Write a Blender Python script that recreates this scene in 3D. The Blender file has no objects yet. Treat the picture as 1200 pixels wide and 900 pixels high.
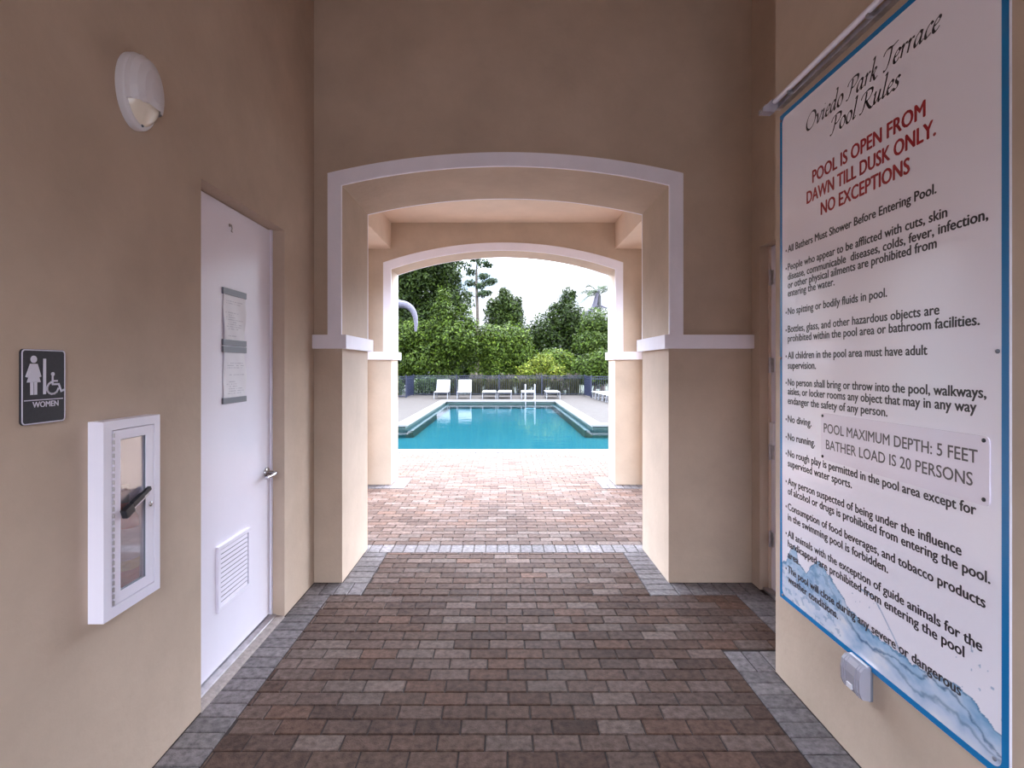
import bpy, bmesh, math, random
from mathutils import Vector, Matrix
random.seed(7)
R = math.radians
S = bpy.context.scene
COL = S.collection

# ------------------------------------------------------------------ camera
cam_d = bpy.data.cameras.new('camera')
cam = bpy.data.objects.new('camera', cam_d); COL.objects.link(cam)
cam.location = (0, 0, 1.6); cam.rotation_euler = (R(90), 0, 0)
cam_d.sensor_width = 36; cam_d.lens = 632/1200*36
cam_d.shift_x = 10.5/1200; cam_d.shift_y = -20/1200
cam_d.clip_end = 500; cam_d.clip_start = 0.02
S.camera = cam

# ------------------------------------------------------------------ sky, sun, exposure
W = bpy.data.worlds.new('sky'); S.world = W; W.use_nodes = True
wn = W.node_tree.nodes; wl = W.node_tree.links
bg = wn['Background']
tc = wn.new('ShaderNodeTexCoord')
mp = wn.new('ShaderNodeMapping'); mp.inputs['Scale'].default_value = (1, 1, 2.2); mp.inputs['Location'].default_value = (0.35, 0.1, 0.1)
nz = wn.new('ShaderNodeTexNoise'); nz.inputs['Scale'].default_value = 3.0; nz.inputs['Detail'].default_value = 6; nz.inputs['Roughness'].default_value = .55
rp = wn.new('ShaderNodeValToRGB')
rp.color_ramp.elements[0].position = .36; rp.color_ramp.elements[0].color = (.50, .70, 1.0, 1)
rp.color_ramp.elements[1].position = .50; rp.color_ramp.elements[1].color = (.87, .925, 1.05, 1)
wl.new(tc.outputs['Generated'], mp.inputs['Vector']); wl.new(mp.outputs[0], nz.inputs['Vector'])
wl.new(nz.outputs['Fac'], rp.inputs['Fac'])
# sky strength by height, shaped to send more light into the passage
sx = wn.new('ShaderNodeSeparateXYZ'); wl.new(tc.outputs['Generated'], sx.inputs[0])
zr = wn.new('ShaderNodeFloatCurve'); cv = zr.mapping.curves[0]     # made-up bright band just above the view, sky kept dim below it
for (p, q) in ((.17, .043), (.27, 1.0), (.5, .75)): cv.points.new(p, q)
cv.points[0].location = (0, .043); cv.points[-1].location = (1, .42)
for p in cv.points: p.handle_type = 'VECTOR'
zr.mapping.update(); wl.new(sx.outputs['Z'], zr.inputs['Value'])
wl.new(rp.outputs[0], bg.inputs['Color']); 
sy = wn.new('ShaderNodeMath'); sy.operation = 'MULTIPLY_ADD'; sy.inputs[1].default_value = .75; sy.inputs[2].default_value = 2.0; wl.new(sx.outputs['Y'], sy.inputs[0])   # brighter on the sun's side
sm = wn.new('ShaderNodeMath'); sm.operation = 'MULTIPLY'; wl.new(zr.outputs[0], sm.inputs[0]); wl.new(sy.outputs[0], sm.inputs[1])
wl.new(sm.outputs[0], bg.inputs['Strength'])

sun_d = bpy.data.lights.new('sun', 'SUN'); sun_d.energy = .5; sun_d.angle = R(24); sun_d.color = (1, .95, .92)
sun = bpy.data.objects.new('sun', sun_d); COL.objects.link(sun)
sun.rotation_euler = Vector((.12, .50, .86)).to_track_quat('Z', 'Y').to_euler(); sun.location = (-5, 5, 30)

S.view_settings.view_transform = 'Standard'; S.view_settings.look = 'None'
S.view_settings.gamma = 1; S.view_settings.use_curve_mapping = False
S.view_settings.exposure = 3.75
S.cycles.max_bounces = 10; S.cycles.diffuse_bounces = 7; S.cycles.transparent_max_bounces = 12
S.cycles.caustics_reflective = False; S.cycles.caustics_refractive = False

# ------------------------------------------------------------------ materials
def mat(name, col, rough=.6, metal=0, noise=None, bump=None, spec=None, attr=None, coat=0, emit=None):
    """noise=(scale, amount) mottles the colour; bump=(scale, strength); attr = name of a per-face colour attribute."""
    m = bpy.data.materials.new(name); m.use_nodes = True
    n = m.node_tree.nodes; l = m.node_tree.links; b = n['Principled BSDF']
    b.inputs['Base Color'].default_value = (*col, 1); b.inputs['Roughness'].default_value = rough; b.inputs['Metallic'].default_value = metal
    if spec is not None: b.inputs['Specular IOR Level'].default_value = spec
    if coat: b.inputs['Coat Weight'].default_value = coat; b.inputs['Coat Roughness'].default_value = .06
    t = n.new('ShaderNodeTexCoord')
    out = None
    if attr:
        a = n.new('ShaderNodeAttribute'); a.attribute_name = attr; out = a.outputs['Color']
    if noise:
        z = n.new('ShaderNodeTexNoise'); z.inputs['Scale'].default_value = noise[0]; z.inputs['Detail'].default_value = 8; z.inputs['Roughness'].default_value = .62
        l.new(t.outputs['Object'], z.inputs['Vector'])
        mr = n.new('ShaderNodeMapRange'); mr.inputs['From Min'].default_value = .3; mr.inputs['From Max'].default_value = .7
        mr.inputs['To Min'].default_value = 1-noise[1]; mr.inputs['To Max'].default_value = 1+noise[1]
        l.new(z.outputs['Fac'], mr.inputs['Value'])
        mx = n.new('ShaderNodeMix'); mx.data_type = 'RGBA'; mx.blend_type = 'MULTIPLY'; mx.inputs['Factor'].default_value = 1
        if out: l.new(out, mx.inputs['A'])
        else: mx.inputs['A'].default_value = (*col, 1)
        cb = n.new('ShaderNodeCombineColor')
        for i in range(3): l.new(mr.outputs[0], cb.inputs[i])
        l.new(cb.outputs[0], mx.inputs['B']); out = mx.outputs['Result']
    if out: l.new(out, b.inputs['Base Color'])
    if bump:
        z2 = n.new('ShaderNodeTexNoise'); z2.inputs['Scale'].default_value = bump[0]; z2.inputs['Detail'].default_value = 5
        l.new(t.outputs['Object'], z2.inputs['Vector'])
        bp = n.new('ShaderNodeBump'); bp.inputs['Strength'].default_value = bump[1]; bp.inputs['Distance'].default_value = .01
        l.new(z2.outputs['Fac'], bp.inputs['Height']); l.new(bp.outputs[0], b.inputs['Normal'])
    return m

M = {}
M['stucco'] = mat('tan_stucco', (.515, .405, .318), .82, noise=(2.2, .10), bump=(28, .16), spec=.25)
M['trim'] = mat('white_stucco_trim', (.90, .865, .95), .7, noise=(5, .03), bump=(60, .08))
M['ceil'] = mat('ceiling_stucco', (.69, .55, .445), .85, noise=(3, .05), bump=(50, .1))
M['joint'] = mat('joint_sand', (.03, .02, .018), .95, noise=(60, .3))
M['brick'] = mat('clay_paver', (.2, .12, .1), .78, noise=(30, .42), bump=(160, .45), attr='tint', spec=.06)
M['deck'] = mat('deck_paver', (.58, .52, .48), .9, spec=.03, noise=(9, .12), bump=(40, .1))
M['white_door'] = mat('white_door_enamel', (.87, .84, .95), .22, noise=(3, .015), spec=.5)
M['white_metal'] = mat('white_enamel', (.86, .83, .94), .32)
M['white_plastic'] = mat('white_plastic', (.72, .70, .74), .38)
M['steel'] = mat('brushed_steel', (.62, .62, .66), .18, 1)
M['alum'] = mat('mill_aluminium', (.52, .50, .53), .38, 1, noise=(20, .2))
M['grey_plastic'] = mat('grey_plastic', (.16, .17, .21), .35)
M['dark'] = mat('shadow_gap', (.03, .025, .03), .8)
M['black'] = mat('black_plastic', (.018, .018, .022), .32)
M['sign_black'] = mat('charcoal_sign_plastic', (.016, .014, .022), .6, noise=(120, .25))
M['sign_white'] = mat('raised_white_plastic', (.66, .64, .74), .5)
M['board_edge'] = mat('white_sign_edge', (.75, .73, .78), .3)
M['blue'] = mat('blue_print', (.008, .19, .46), .22)
M['ink'] = mat('black_print', (.022, .017, .025), .3)
M['red_ink'] = mat('red_print', (.36, .012, .02), .3)
M['grey_ink'] = mat('grey_print', (.10, .085, .095), .35)
M['print'] = mat('printed_board', (.75, .72, .78), .16, attr='tint', spec=1.0)
M['plaque'] = mat('plaque_enamel', (.86, .80, .91), .16, spec=1.0)
M['paper'] = mat('printed_paper', (.80, .79, .84), .35, attr='tint')
M['concrete'] = mat('sill_concrete', (.34, .29, .27), .9, noise=(25, .25), bump=(80, .4))
M['red'] = mat('red_enamel', (.55, .02, .02), .25)
M['yellow'] = mat('yellow_label', (.75, .55, .08), .4)
M['lens'] = mat('frosted_lens', (.86, .78, .66), .12, spec=.8)
M['coping'] = mat('white_coping', (.19, .19, .19), .8, spec=.1, noise=(12, .05))
M['tile'] = mat('green_waterline_tile', (.03, .055, .052), .3, noise=(30, .3))
M['plaster'] = mat('turquoise_pool_plaster', (.019, .062, .073), .9, spec=0, noise=(1.5, .05))
M['ledge'] = mat('pale_pool_ledge', (.045, .055, .058), .9, spec=0)
M['rear_bounce'] = mat('bounce_concrete', (.18, .17, .17), .9, spec=.1, noise=(2, .06), bump=(30, .2))  # for the added bounce paving behind the camera
M['navy'] = mat('navy_painted_aluminium', (.005, .0075, .024), .45)
M['strap'] = mat('white_vinyl_strap', (.15, .15, .165), .45)
M['grass'] = mat('lawn', (.012, .02, .006), .95, noise=(3, .4))
M['bark'] = mat('grey_brown_bark', (.07, .055, .045), .95, noise=(9, .4), bump=(20, .6))
M['palm_bark'] = mat('grey_palm_trunk', (.05, .048, .05), .9, noise=(14, .2), bump=(30, .4))
M['dry_frond'] = mat('withered_grey_frond', (.09, .082, .108), .9, noise=(18, .25))

def leafmat(name):
    m = mat(name, (.05, .11, .02), .6, attr='tint', spec=.12)
    n = m.node_tree.nodes; l = m.node_tree.links; b = n['Principled BSDF']
    a = [x for x in n if x.type == 'ATTRIBUTE'][0]
    tr = n.new('ShaderNodeBsdfTranslucent'); l.new(a.outputs['Color'], tr.inputs['Color'])
    mx = n.new('ShaderNodeMixShader'); mx.inputs[0].default_value = .22
    l.new(b.outputs[0], mx.inputs[1]); l.new(tr.outputs[0], mx.inputs[2])
    l.new(mx.outputs[0], n['Material Output'].inputs['Surface'])
    return m
M['leaf'] = leafmat('green_leaves')

def glassmat(name, tint, ior, rough=0.0, gloss_mul=1.0):
    m = bpy.data.materials.new(name); m.use_nodes = True
    n = m.node_tree.nodes; l = m.node_tree.links; n.remove(n['Principled BSDF'])
    t = n.new('ShaderNodeBsdfTransparent'); t.inputs[0].default_value = (*tint, 1)
    g = n.new('ShaderNodeBsdfGlossy'); g.inputs['Roughness'].default_value = rough
    f = n.new('ShaderNodeFresnel'); f.inputs['IOR'].default_value = ior
    mx = n.new('ShaderNodeMixShader'); l.new(f.outputs[0], mx.inputs[0]); l.new(t.outputs[0], mx.inputs[1]); l.new(g.outputs[0], mx.inputs[2])
    l.new(mx.outputs[0], n['Material Output'].inputs['Surface'])
    return m, g, f
def clearmat(name, tint, haze_col, haze, rough, ior_like=.55, base=.04):
    """clear or clouded sheet: transparent, partly hazed, glossier at grazing angles"""
    m = bpy.data.materials.new(name); m.use_nodes = True
    n = m.node_tree.nodes; l = m.node_tree.links; b = n['Principled BSDF']
    b.inputs['Base Color'].default_value = (*haze_col, 1); b.inputs['Roughness'].default_value = rough
    t = n.new('ShaderNodeBsdfTransparent'); t.inputs[0].default_value = (*tint, 1)
    g = n.new('ShaderNodeBsdfGlossy'); g.inputs['Roughness'].default_value = rough*.3
    mh = n.new('ShaderNodeMixShader'); mh.inputs[0].default_value = haze; l.new(t.outputs[0], mh.inputs[1]); l.new(b.outputs[0], mh.inputs[2])
    lw = n.new('ShaderNodeLayerWeight'); pw = n.new('ShaderNodeMath'); pw.operation = 'POWER'; pw.inputs[1].default_value = 3; l.new(lw.outputs['Facing'], pw.inputs[0])
    ad = n.new('ShaderNodeMath'); ad.operation = 'MULTIPLY_ADD'; ad.inputs[1].default_value = ior_like; ad.inputs[2].default_value = base; l.new(pw.outputs[0], ad.inputs[0])
    mx = n.new('ShaderNodeMixShader'); l.new(ad.outputs[0], mx.inputs[0]); l.new(mh.outputs[0], mx.inputs[1]); l.new(g.outputs[0], mx.inputs[2])
    l.new(mx.outputs[0], n['Material Output'].inputs['Surface']); return m
M['glass'] = clearmat('clouded_acrylic_pane', (.95, .92, .95), (.90, .82, .88), .16, .10, .5, .22)
M['clear_plastic'] = clearmat('smoky_clear_plastic', (.80, .78, .84), (.62, .60, .68), .55, .25)
M['water'], wg, wf = glassmat('pool_water', (.62, .93, .98), 1.14, .02)
_n = M['water'].node_tree.nodes; _l = M['water'].node_tree.links
_t = _n.new('ShaderNodeTexCoord'); _m = _n.new('ShaderNodeMapping'); _m.inputs['Scale'].default_value = (.6, 1.6, 1)
_z = _n.new('ShaderNodeTexNoise'); _z.inputs['Scale'].default_value = 2.2; _z.inputs['Detail'].default_value = 3
_b = _n.new('ShaderNodeBump'); _b.inputs['Strength'].default_value = .10; _b.inputs['Distance'].default_value = .05
_l.new(_t.outputs['Object'], _m.inputs[0]); _l.new(_m.outputs[0], _z.inputs['Vector']); _l.new(_z.outputs['Fac'], _b.inputs['Height'])
_l.new(_b.outputs[0], wg.inputs['Normal'])

# deck pavers: pale running-bond pattern
def deckmat():
    m = M['deck']; n = m.node_tree.nodes; l = m.node_tree.links; b = n['Principled BSDF']
    t = n.new('ShaderNodeTexCoord'); br = n.new('ShaderNodeTexBrick')
    br.inputs['Scale'].default_value = 1; br.inputs['Brick Width'].default_value = .203; br.inputs['Row Height'].default_value = .1016
    br.inputs['Mortar Size'].default_value = .004; br.inputs['Color1'].default_value = (.052, .0465, .043, 1); br.inputs['Color2'].default_value = (.046, .0405, .0375, 1)
    br.inputs['Mortar'].default_value = (.037, .0325, .03, 1)
    l.new(t.outputs['Object'], br.inputs['Vector']); l.new(br.outputs['Color'], b.inputs['Base Color'])
deckmat()

# ------------------------------------------------------------------ mesh builder
class MB:
    def __init__(s): s.v = []; s.f = []; s.c = []; s.sm = []
    def face(s, pts, c=None, smooth=False):
        i = len(s.v); s.v += [tuple(p) for p in pts]; s.f.append(tuple(range(i, i+len(pts)))); s.c.append(c); s.sm.append(smooth)
    def mesh(s, verts, faces, c=None, smooth=False):
        i = len(s.v); s.v += [tuple(p) for p in verts]
        for f in faces: s.f.append(tuple(i+k for k in f)); s.c.append(c); s.sm.append(smooth)
    def box(s, x0, x1, y0, y1, z0, z1, c=None, mtx=None):
        vs = [Vector((x, y, z)) for z in (z0, z1) for y in (y0, y1) for x in (x0, x1)]
        if mtx: vs = [mtx @ v for v in vs]
        s.mesh(vs, [(0,2,3,1), (4,5,7,6), (0,1,5,4), (2,6,7,3), (0,4,6,2), (1,3,7,5)], c)
    def bbox(s, x0, x1, y0, y1, z0, z1, b=.004, c=None, mtx=None):
        """box with every edge chamfered"""
        bm = bmesh.new(); bmesh.ops.create_cube(bm, size=1)
        for v in bm.verts: v.co = Vector(((x0+x1)/2+v.co.x*(x1-x0), (y0+y1)/2+v.co.y*(y1-y0), (z0+z1)/2+v.co.z*(z1-z0)))
        bmesh.ops.bevel(bm, geom=list(bm.edges), offset=b, segments=2, affect='EDGES', profile=.7)
        bm.verts.index_update()
        vs = [v.co.copy() for v in bm.verts]
        if mtx: vs = [mtx @ v for v in vs]
        s.mesh(vs, [tuple(v.index for v in f.verts) for f in bm.faces], c, False); bm.free()
    def prism(s, outline, axis, a, b, c=None):
        """closed outline (list of 2-tuples) extruded along axis 0/1/2 from a to b"""
        def P(p, w):
            return {0: (w, p[0], p[1]), 1: (p[0], w, p[1]), 2: (p[0], p[1], w)}[axis]
        n = len(outline)
        s.mesh([P(p, a) for p in outline] + [P(p, b) for p in outline],
               [tuple(range(n-1, -1, -1)), tuple(range(n, 2*n))] + [(i, (i+1) % n, n+(i+1) % n, n+i) for i in range(n)], c)
    def tube(s, pts, r, n=10, c=None, caps=True, smooth=True):
        """swept round tube; r a number or one per point"""
        pts = [Vector(p) for p in pts]; rs = r if isinstance(r, (list, tuple)) else [r]*len(pts)
        rings = []; up = None
        for i, p in enumerate(pts):
            d = (pts[min(i+1, len(pts)-1)] - pts[max(i-1, 0)]).normalized()
            if up is None: up = Vector((0, 0, 1)) if abs(d.z) < .9 else Vector((1, 0, 0))
            u = d.cross(up).normalized(); w = u.cross(d).normalized(); up = w
            rings.append([p + (u*math.cos(2*math.pi*k/n) + w*math.sin(2*math.pi*k/n))*rs[i] for k in range(n)])
        vs = [v for g in rings for v in g]; fs = []
        for i in range(len(pts)-1):
            for k in range(n):
                a = i*n+k; b = i*n+(k+1) % n; fs.append((a, b, b+n, a+n))
        s.mesh(vs, fs, c, smooth)
        if caps: s.face(rings[0][::-1], c); s.face(rings[-1], c)
    def lathe(s, prof, n=24, origin=(0,0,0), axis='z', sc=(1,1), c=None, smooth=True):
        """profile of (radius, height) about an axis; sc stretches the two cross directions"""
        vs = []; fs = []
        for (r, h) in prof:
            for k in range(n):
                a = 2*math.pi*k/n; u = r*math.cos(a)*sc[0]; w = r*math.sin(a)*sc[1]
                p = {'z': (u, w, h), 'x': (h, u, w), 'y': (u, h, w)}[axis]
                vs.append((p[0]+origin[0], p[1]+origin[1], p[2]+origin[2]))
        for i in range(len(prof)-1):
            for k in range(n):
                a = i*n+k; b = i*n+(k+1) % n; fs.append((a, b, b+n, a+n))
        s.mesh(vs, fs, c, smooth)
        if prof[0][0] > 1e-5: s.face([vs[k] for k in range(n)][::-1], c)
        if prof[-1][0] > 1e-5: s.face([vs[(len(prof)-1)*n+k] for k in range(n)], c)
    def build(s, name, material, parent=None, recalc=True):
        me = bpy.data.meshes.new(name); me.from_pydata(s.v, [], s.f)
        me.polygons.foreach_set('use_smooth', s.sm)
        if any(c is not None for c in s.c):
            ca = me.color_attributes.new('tint', 'FLOAT_COLOR', 'CORNER')
            buf = []
            for p, c in zip(me.polygons, s.c):
                if c is None: c = (1, 1, 1)
                if isinstance(c[0], (tuple, list)):
                    for cc in c: buf += [*cc, 1.0]
                else: buf += [*c, 1.0]*p.loop_total
            ca.data.foreach_set('color', buf)
        if recalc:
            bm = bmesh.new(); bm.from_mesh(me); bmesh.ops.recalc_face_normals(bm, faces=bm.faces); bm.to_mesh(me); bm.free()
        me.materials.append(material)
        o = bpy.data.objects.new(name, me); COL.objects.link(o)
        if parent: o.parent = parent; o.matrix_parent_inverse = Matrix.Translation(-parent.location)
        return o

def tag(o, label=None, cat=None, group=None, kind=None):
    if label: o['label'] = label
    if cat: o['category'] = cat
    if group: o['group'] = group
    if kind: o['kind'] = kind
    return o
def thing(name, label, cat, loc=(0,0,0), group=None, kind=None, rz=0):
    o = bpy.data.objects.new(name, None); COL.objects.link(o); o.location = loc; o.rotation_euler = (0, 0, rz); o.empty_display_size = .1
    return tag(o, label, cat, group, kind)
def struct(o, label=None, cat=None): return tag(o, label, cat, None, 'structure')
def copy_tree(o, parent=None):
    c = o.copy(); COL.objects.link(c)
    if parent: c.parent = parent
    for ch in list(o.children): copy_tree(ch, c)
    return c

# ------------------------------------------------------------------ main measures (metres)
XL, XR, XREC = -1.402, 1.432, 1.845      # left wall, sign wall, recessed wall with the other door
YC = 2.833                               # where the sign wall ends
Y1, Y1B = 4.0, 4.75                      # first arch wall, front and back
Y2, Y2B = 7.33, 7.78                     # second arch wall
YREAR = -1.5                             # open rear end of the passage
ZT = 4.75                                # passage ceiling

def holed_wall(name, us, vs, holes, fn, a, b):
    """thick wall on a grid us x vs, cells inside the holes left open; fn(u, v, w) gives the point, w from a to b"""
    m = MB(); nu, nv = len(us)-1, len(vs)-1
    solid = lambda i, j: 0 <= i < nu and 0 <= j < nv and not any(h[0]-1e-6 <= us[i] and us[i+1] <= h[1]+1e-6 and h[2]-1e-6 <= vs[j] and vs[j+1] <= h[3]+1e-6 for h in holes)
    for i in range(nu):
        for j in range(nv):
            if not solid(i, j): continue
            u0, u1, v0, v1 = us[i], us[i+1], vs[j], vs[j+1]
            m.face([fn(u0,v0,a), fn(u1,v0,a), fn(u1,v1,a), fn(u0,v1,a)]); m.face([fn(u0,v0,b), fn(u0,v1,b), fn(u1,v1,b), fn(u1,v0,b)])
            for (di, dj, p, q) in ((-1,0,(u0,v0),(u0,v1)), (1,0,(u1,v0),(u1,v1)), (0,-1,(u0,v0),(u1,v0)), (0,1,(u0,v1),(u1,v1))):
                if not solid(i+di, j+dj): m.face([fn(*p,a), fn(*q,a), fn(*q,b), fn(*p,b)])
    o = m.build(name, M['stucco'], recalc=False)
    bm = bmesh.new(); bm.from_mesh(o.data); bmesh.ops.remove_doubles(bm, verts=bm.verts, dist=1e-5); bmesh.ops.recalc_face_normals(bm, faces=bm.faces); bm.to_mesh(o.data); bm.free()
    return struct(o)

# left wall: door opening and the cabinet's recess
DY0, DY1, DZ = 2.503, 3.461, 2.475
holed_wall('wall_left', [YREAR, 1.84, 2.10, DY0, DY1, Y1], [0, .75, 1.395, DZ, ZT],
           [(DY0, DY1, 0, DZ), (1.84, 2.10, .75, 1.395)], lambda u, v, w: (w, u, v), XL, XL-.3)
# right: sign wall in front, recessed wall behind with the second door
m = MB(); m.prism([(XR, YREAR), (XR+.9, YREAR), (XR+.9, YC-.15), (XREC, YC-.15), (XREC, YC), (XR, YC)], 2, 0, ZT); struct(m.build('wall_right', M['stucco']))
EY0, EY1, EZ = 2.91, 3.874, 2.465
holed_wall('wall_recess', [YC-.15, EY0, EY1, Y1], [0, EZ, ZT], [(EY0, EY1, 0, EZ)], lambda u, v, w: (w, u, v), XREC, XREC+.3)

def arc(x0, x1, zc, za, n=28):
    """segmental arch from (x0, zc) over apex za to (x1, zc)"""
    h = (x1-x0)/2; rise = za-zc; rad = (h*h+rise*rise)/(2*rise); cx = (x0+x1)/2; cz = za-rad; a0 = math.asin(h/rad)
    return [(cx+rad*math.sin(-a0+2*a0*i/n), cz+rad*math.cos(-a0+2*a0*i/n)) for i in range(n+1)]
def arch_wall(name, X0, X1, top, xa, xb, zc, za, ya, yb):
    out = [(X0, 0), (xa, 0)] + arc(xa, xb, zc, za) + [(xb, 0), (X1, 0), (X1, top), (X0, top)]
    m = MB(); m.prism(out, 1, ya, yb); return struct(m.build(name, M['stucco']))
def arch_trim(name, xa, xb, zc, za, w, z0, ya, yb):
    inn = [(xa, z0)] + arc(xa, xb, zc, za) + [(xb, z0)]
    ext = [(xa-w, z0)] + arc(xa-w, xb+w, zc+w*.86, za+w) + [(xb+w, z0)]
    m = MB(); n = len(inn)
    vs = [(p[0], ya, p[1]) for p in inn+ext] + [(p[0], yb, p[1]) for p in inn+ext]
    fs = []
    for i in range(n-1):
        fs += [(i, i+1, n+i+1, n+i), (2*n+i, 3*n+i, 3*n+i+1, 2*n+i+1), (i, 2*n+i, 2*n+i+1, i+1), (n+i, n+i+1, 3*n+i+1, 3*n+i)]
    fs += [(0, n, 3*n, 2*n), (n-1, 3*n-1, 4*n-1, 2*n-1)]
    m.mesh(vs, fs); return struct(m.build(name, M['trim']))
# first arch wall
AX0, AX1, AZC, AZA = -1.193, 1.228, 2.943, 3.083
arch_wall('wall_front', XL-.3, 2.3, ZT, AX0, AX1, AZC, AZA, Y1, Y1B)
arch_trim('trim_1', AX0, AX1, AZC, AZA, .102, 1.83, Y1-.022, Y1)
arch_trim('trim_2', AX0, AX1, AZC, AZA, .102, 1.83, Y1B, Y1B+.022)
# unseen arch wall behind the camera, added to limit light from the rear
arch_wall('wall_rear_baffle', XL-.3, XR+.9, ZT, -1.193, 1.228, 2.943, 3.083, YREAR-.3, YREAR)
# second arch wall, open to the pool
BX0, BX1, BZC, BZA = -1.518, 1.522, 2.925, 3.18
arch_wall('wall_pool_side', -2.35, 2.35, 4.6, BX0, BX1, BZC, BZA, Y2, Y2B)
arch_trim('trim_3', BX0, BX1, BZC, BZA, .105, 1.80, Y2-.03, Y2)
arch_trim('trim_4', BX0, BX1, BZC, BZA, .105, 1.80, Y2B, Y2B+.03)
# impost bands wrapping round the piers
def impost(name, pts, z0, z1, t=.04):
    """band following pts (plan view polyline); the offset t lies to its right"""
    P = [Vector(p) for p in pts]; off = []
    for i, p in enumerate(P):
        ns = []
        for a, b in ((i-1, i), (i, i+1)):
            if 0 <= a and b < len(P): d = (P[b]-P[a]).normalized(); ns.append(Vector((d.y, -d.x)))
        off.append(p + (ns[0]*t if len(ns) == 1 else (ns[0]+ns[1])*t))
    m = MB(); out = [tuple(p) for p in P] + [tuple(p) for p in off[::-1]]
    m.prism(out, 2, z0, z1); return struct(m.build(name, M['trim']))
impost('trim_5', [(AX0, Y1B+.04), (AX0, Y1), (XL, Y1)][::-1], 1.735, 1.837)
impost('trim_6', [(XREC, Y1), (AX1, Y1), (AX1, Y1B+.04)][::-1][::-1][::-1], 1.735, 1.837)
impost('trim_7', [(-2.35, Y2), (BX0, Y2), (BX0, Y2B+.04)], 1.70, 1.805)
impost('trim_8', [(BX1, Y2B+.04), (BX1, Y2), (2.35, Y2)], 1.70, 1.805)
# ceilings, porch side beams
m = MB(); m.box(XL-.3, XR+.9, YREAR, Y1, ZT, ZT+.2); struct(m.build('ceiling', M['ceil']))
m = MB(); m.box(-2.35, 2.35, Y1B, Y2, 3.56, 3.75); struct(m.build('ceiling_porch', M['ceil']))
for nm, a, b in (('beam_left', -2.35, BX0-.005), ('beam_right', BX1, 2.35)):
    m = MB(); m.box(a, b, Y1B, Y2, 3.206, 3.56); struct(m.build(nm, M['ceil']))
holed_wall('wall_porch_baffle_left', [Y1B, 5.0, 7.08, Y2], [0, 3.0, 3.206], [(5.0, 7.08, 0, 3.0)], lambda u, v, w: (w, u, v), -1.93, -2.33)  # unseen side wall, added to cut the light entering the porch
holed_wall('wall_porch_baffle_right', [Y1B, 5.0, 7.08, Y2], [0, 3.0, 3.206], [(5.0, 7.08, 0, 3.0)], lambda u, v, w: (w, u, v), 1.93, 2.33)  # the same added light-cutting wall on the right
m = MB(); m.box(-2.6, 2.6, Y1B-.3, Y2B+.35, 4.6, 4.8); struct(m.build('roof', M['trim']))

# ------------------------------------------------------------------ paving
BL, BW = .2032, .1016
BROWN = [(0.104, 0.0646, 0.0508), (0.1209, 0.0767, 0.0612), (0.1378, 0.0931, 0.0768), (0.1097, 0.0712, 0.058), (0.149, 0.104, 0.0881), (0.0956, 0.0602, 0.0487), (0.1575, 0.115, 0.0985), (0.1294, 0.0767, 0.058), (0.1153, 0.0778, 0.0653), (0.1237, 0.0794, 0.0622)]
GREY = [(0.1961, 0.1732, 0.1765), (0.2092, 0.1863, 0.1895), (0.1863, 0.1667, 0.1699), (0.219, 0.1961, 0.1961)]
floor = MB()
def paver(x0, x1, y0, y1, pal):
    if x1-x0 < .012 or y1-y0 < .012: return
    g = .0034; c = random.choice(pal); k = random.uniform(.77, .98); c = tuple(v*k for v in c)
    x0 += g; x1 -= g; y0 += g; y1 -= g; z = random.uniform(-.0012, .0006); b = .0035
    t = [(x0+b,y0+b,z), (x1-b,y0+b,z), (x1-b,y1-b,z), (x0+b,y1-b,z)]; u = [(x0,y0,z-.004), (x1,y0,z-.004), (x1,y1,z-.004), (x0,y1,z-.004)]; w = [(p[0], p[1], -.014) for p in u]
    # a second tone burnt into one end of many pavers
    if random.random() < .4 and pal is BROWN:
        k2 = random.uniform(.72, 1.3); c2 = tuple(v*k2 for v in c)
        tc_ = [c, c2, c2, c] if random.random() < .5 else [c2, c, c, c2]
    else: tc_ = [c]*4
    floor.mesh(t, [(0,1,2,3)], tuple(tc_))
    for i in range(4):
        j = (i+1) % 4; floor.mesh([u[i], u[j], t[j], t[i]], [(0,1,2,3)], c); floor.mesh([w[i], w[j], u[j], u[i]], [(0,1,2,3)], c)
GREYS = []     # (x0, x1, y0, y1) areas of grey pavers, cut out of the brown field
def grey(x0, x1, y0, y1, along):
    GREYS.append((x0, x1, y0, y1))
    if along == 'y':      # stacked up along y, long side across
        n = max(1, round((y1-y0)/BW)); s = (y1-y0)/n
        for i in range(n): paver(x0, x1, y0+i*s, y0+(i+1)*s, GREY)
    else:
        n = max(1, round((x1-x0)/BW)); s = (x1-x0)/n
        for i in range(n): paver(x0+i*s, x0+(i+1)*s, y0, y1, GREY)
RB = 3.79
grey(XL, -1.215, YREAR, RB, 'y')                 # along the left wall
grey(XL, -.998, RB, Y1, 'x')                     # in front of the left pier
grey(AX0, -.998, Y1, 4.652, 'y')
grey(1.035, 1.24, RB-.01, 4.652, 'y')
grey(1.24, XREC, RB, Y1, 'x')
grey(1.64, XREC+.08, 3.04, RB, 'y')              # along the recessed door wall
grey(1.24, XREC, 2.836, 3.04, 'x')
grey(1.24, XR, YREAR, 2.836, 'y')                # along the sign wall
grey(-2.3, 2.3, 4.652, 4.856, 'x')               # band across the passage
grey(-2.3, -1.31, Y2-.205, Y2, 'x'); grey(BX0, -1.31, Y2, Y2B, 'y')
grey(1.315, 2.3, Y2-.205, Y2, 'x'); grey(1.315, BX1, Y2, Y2B, 'y')
grey(-6, 6, 9.90, 10.10, 'x')
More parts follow.
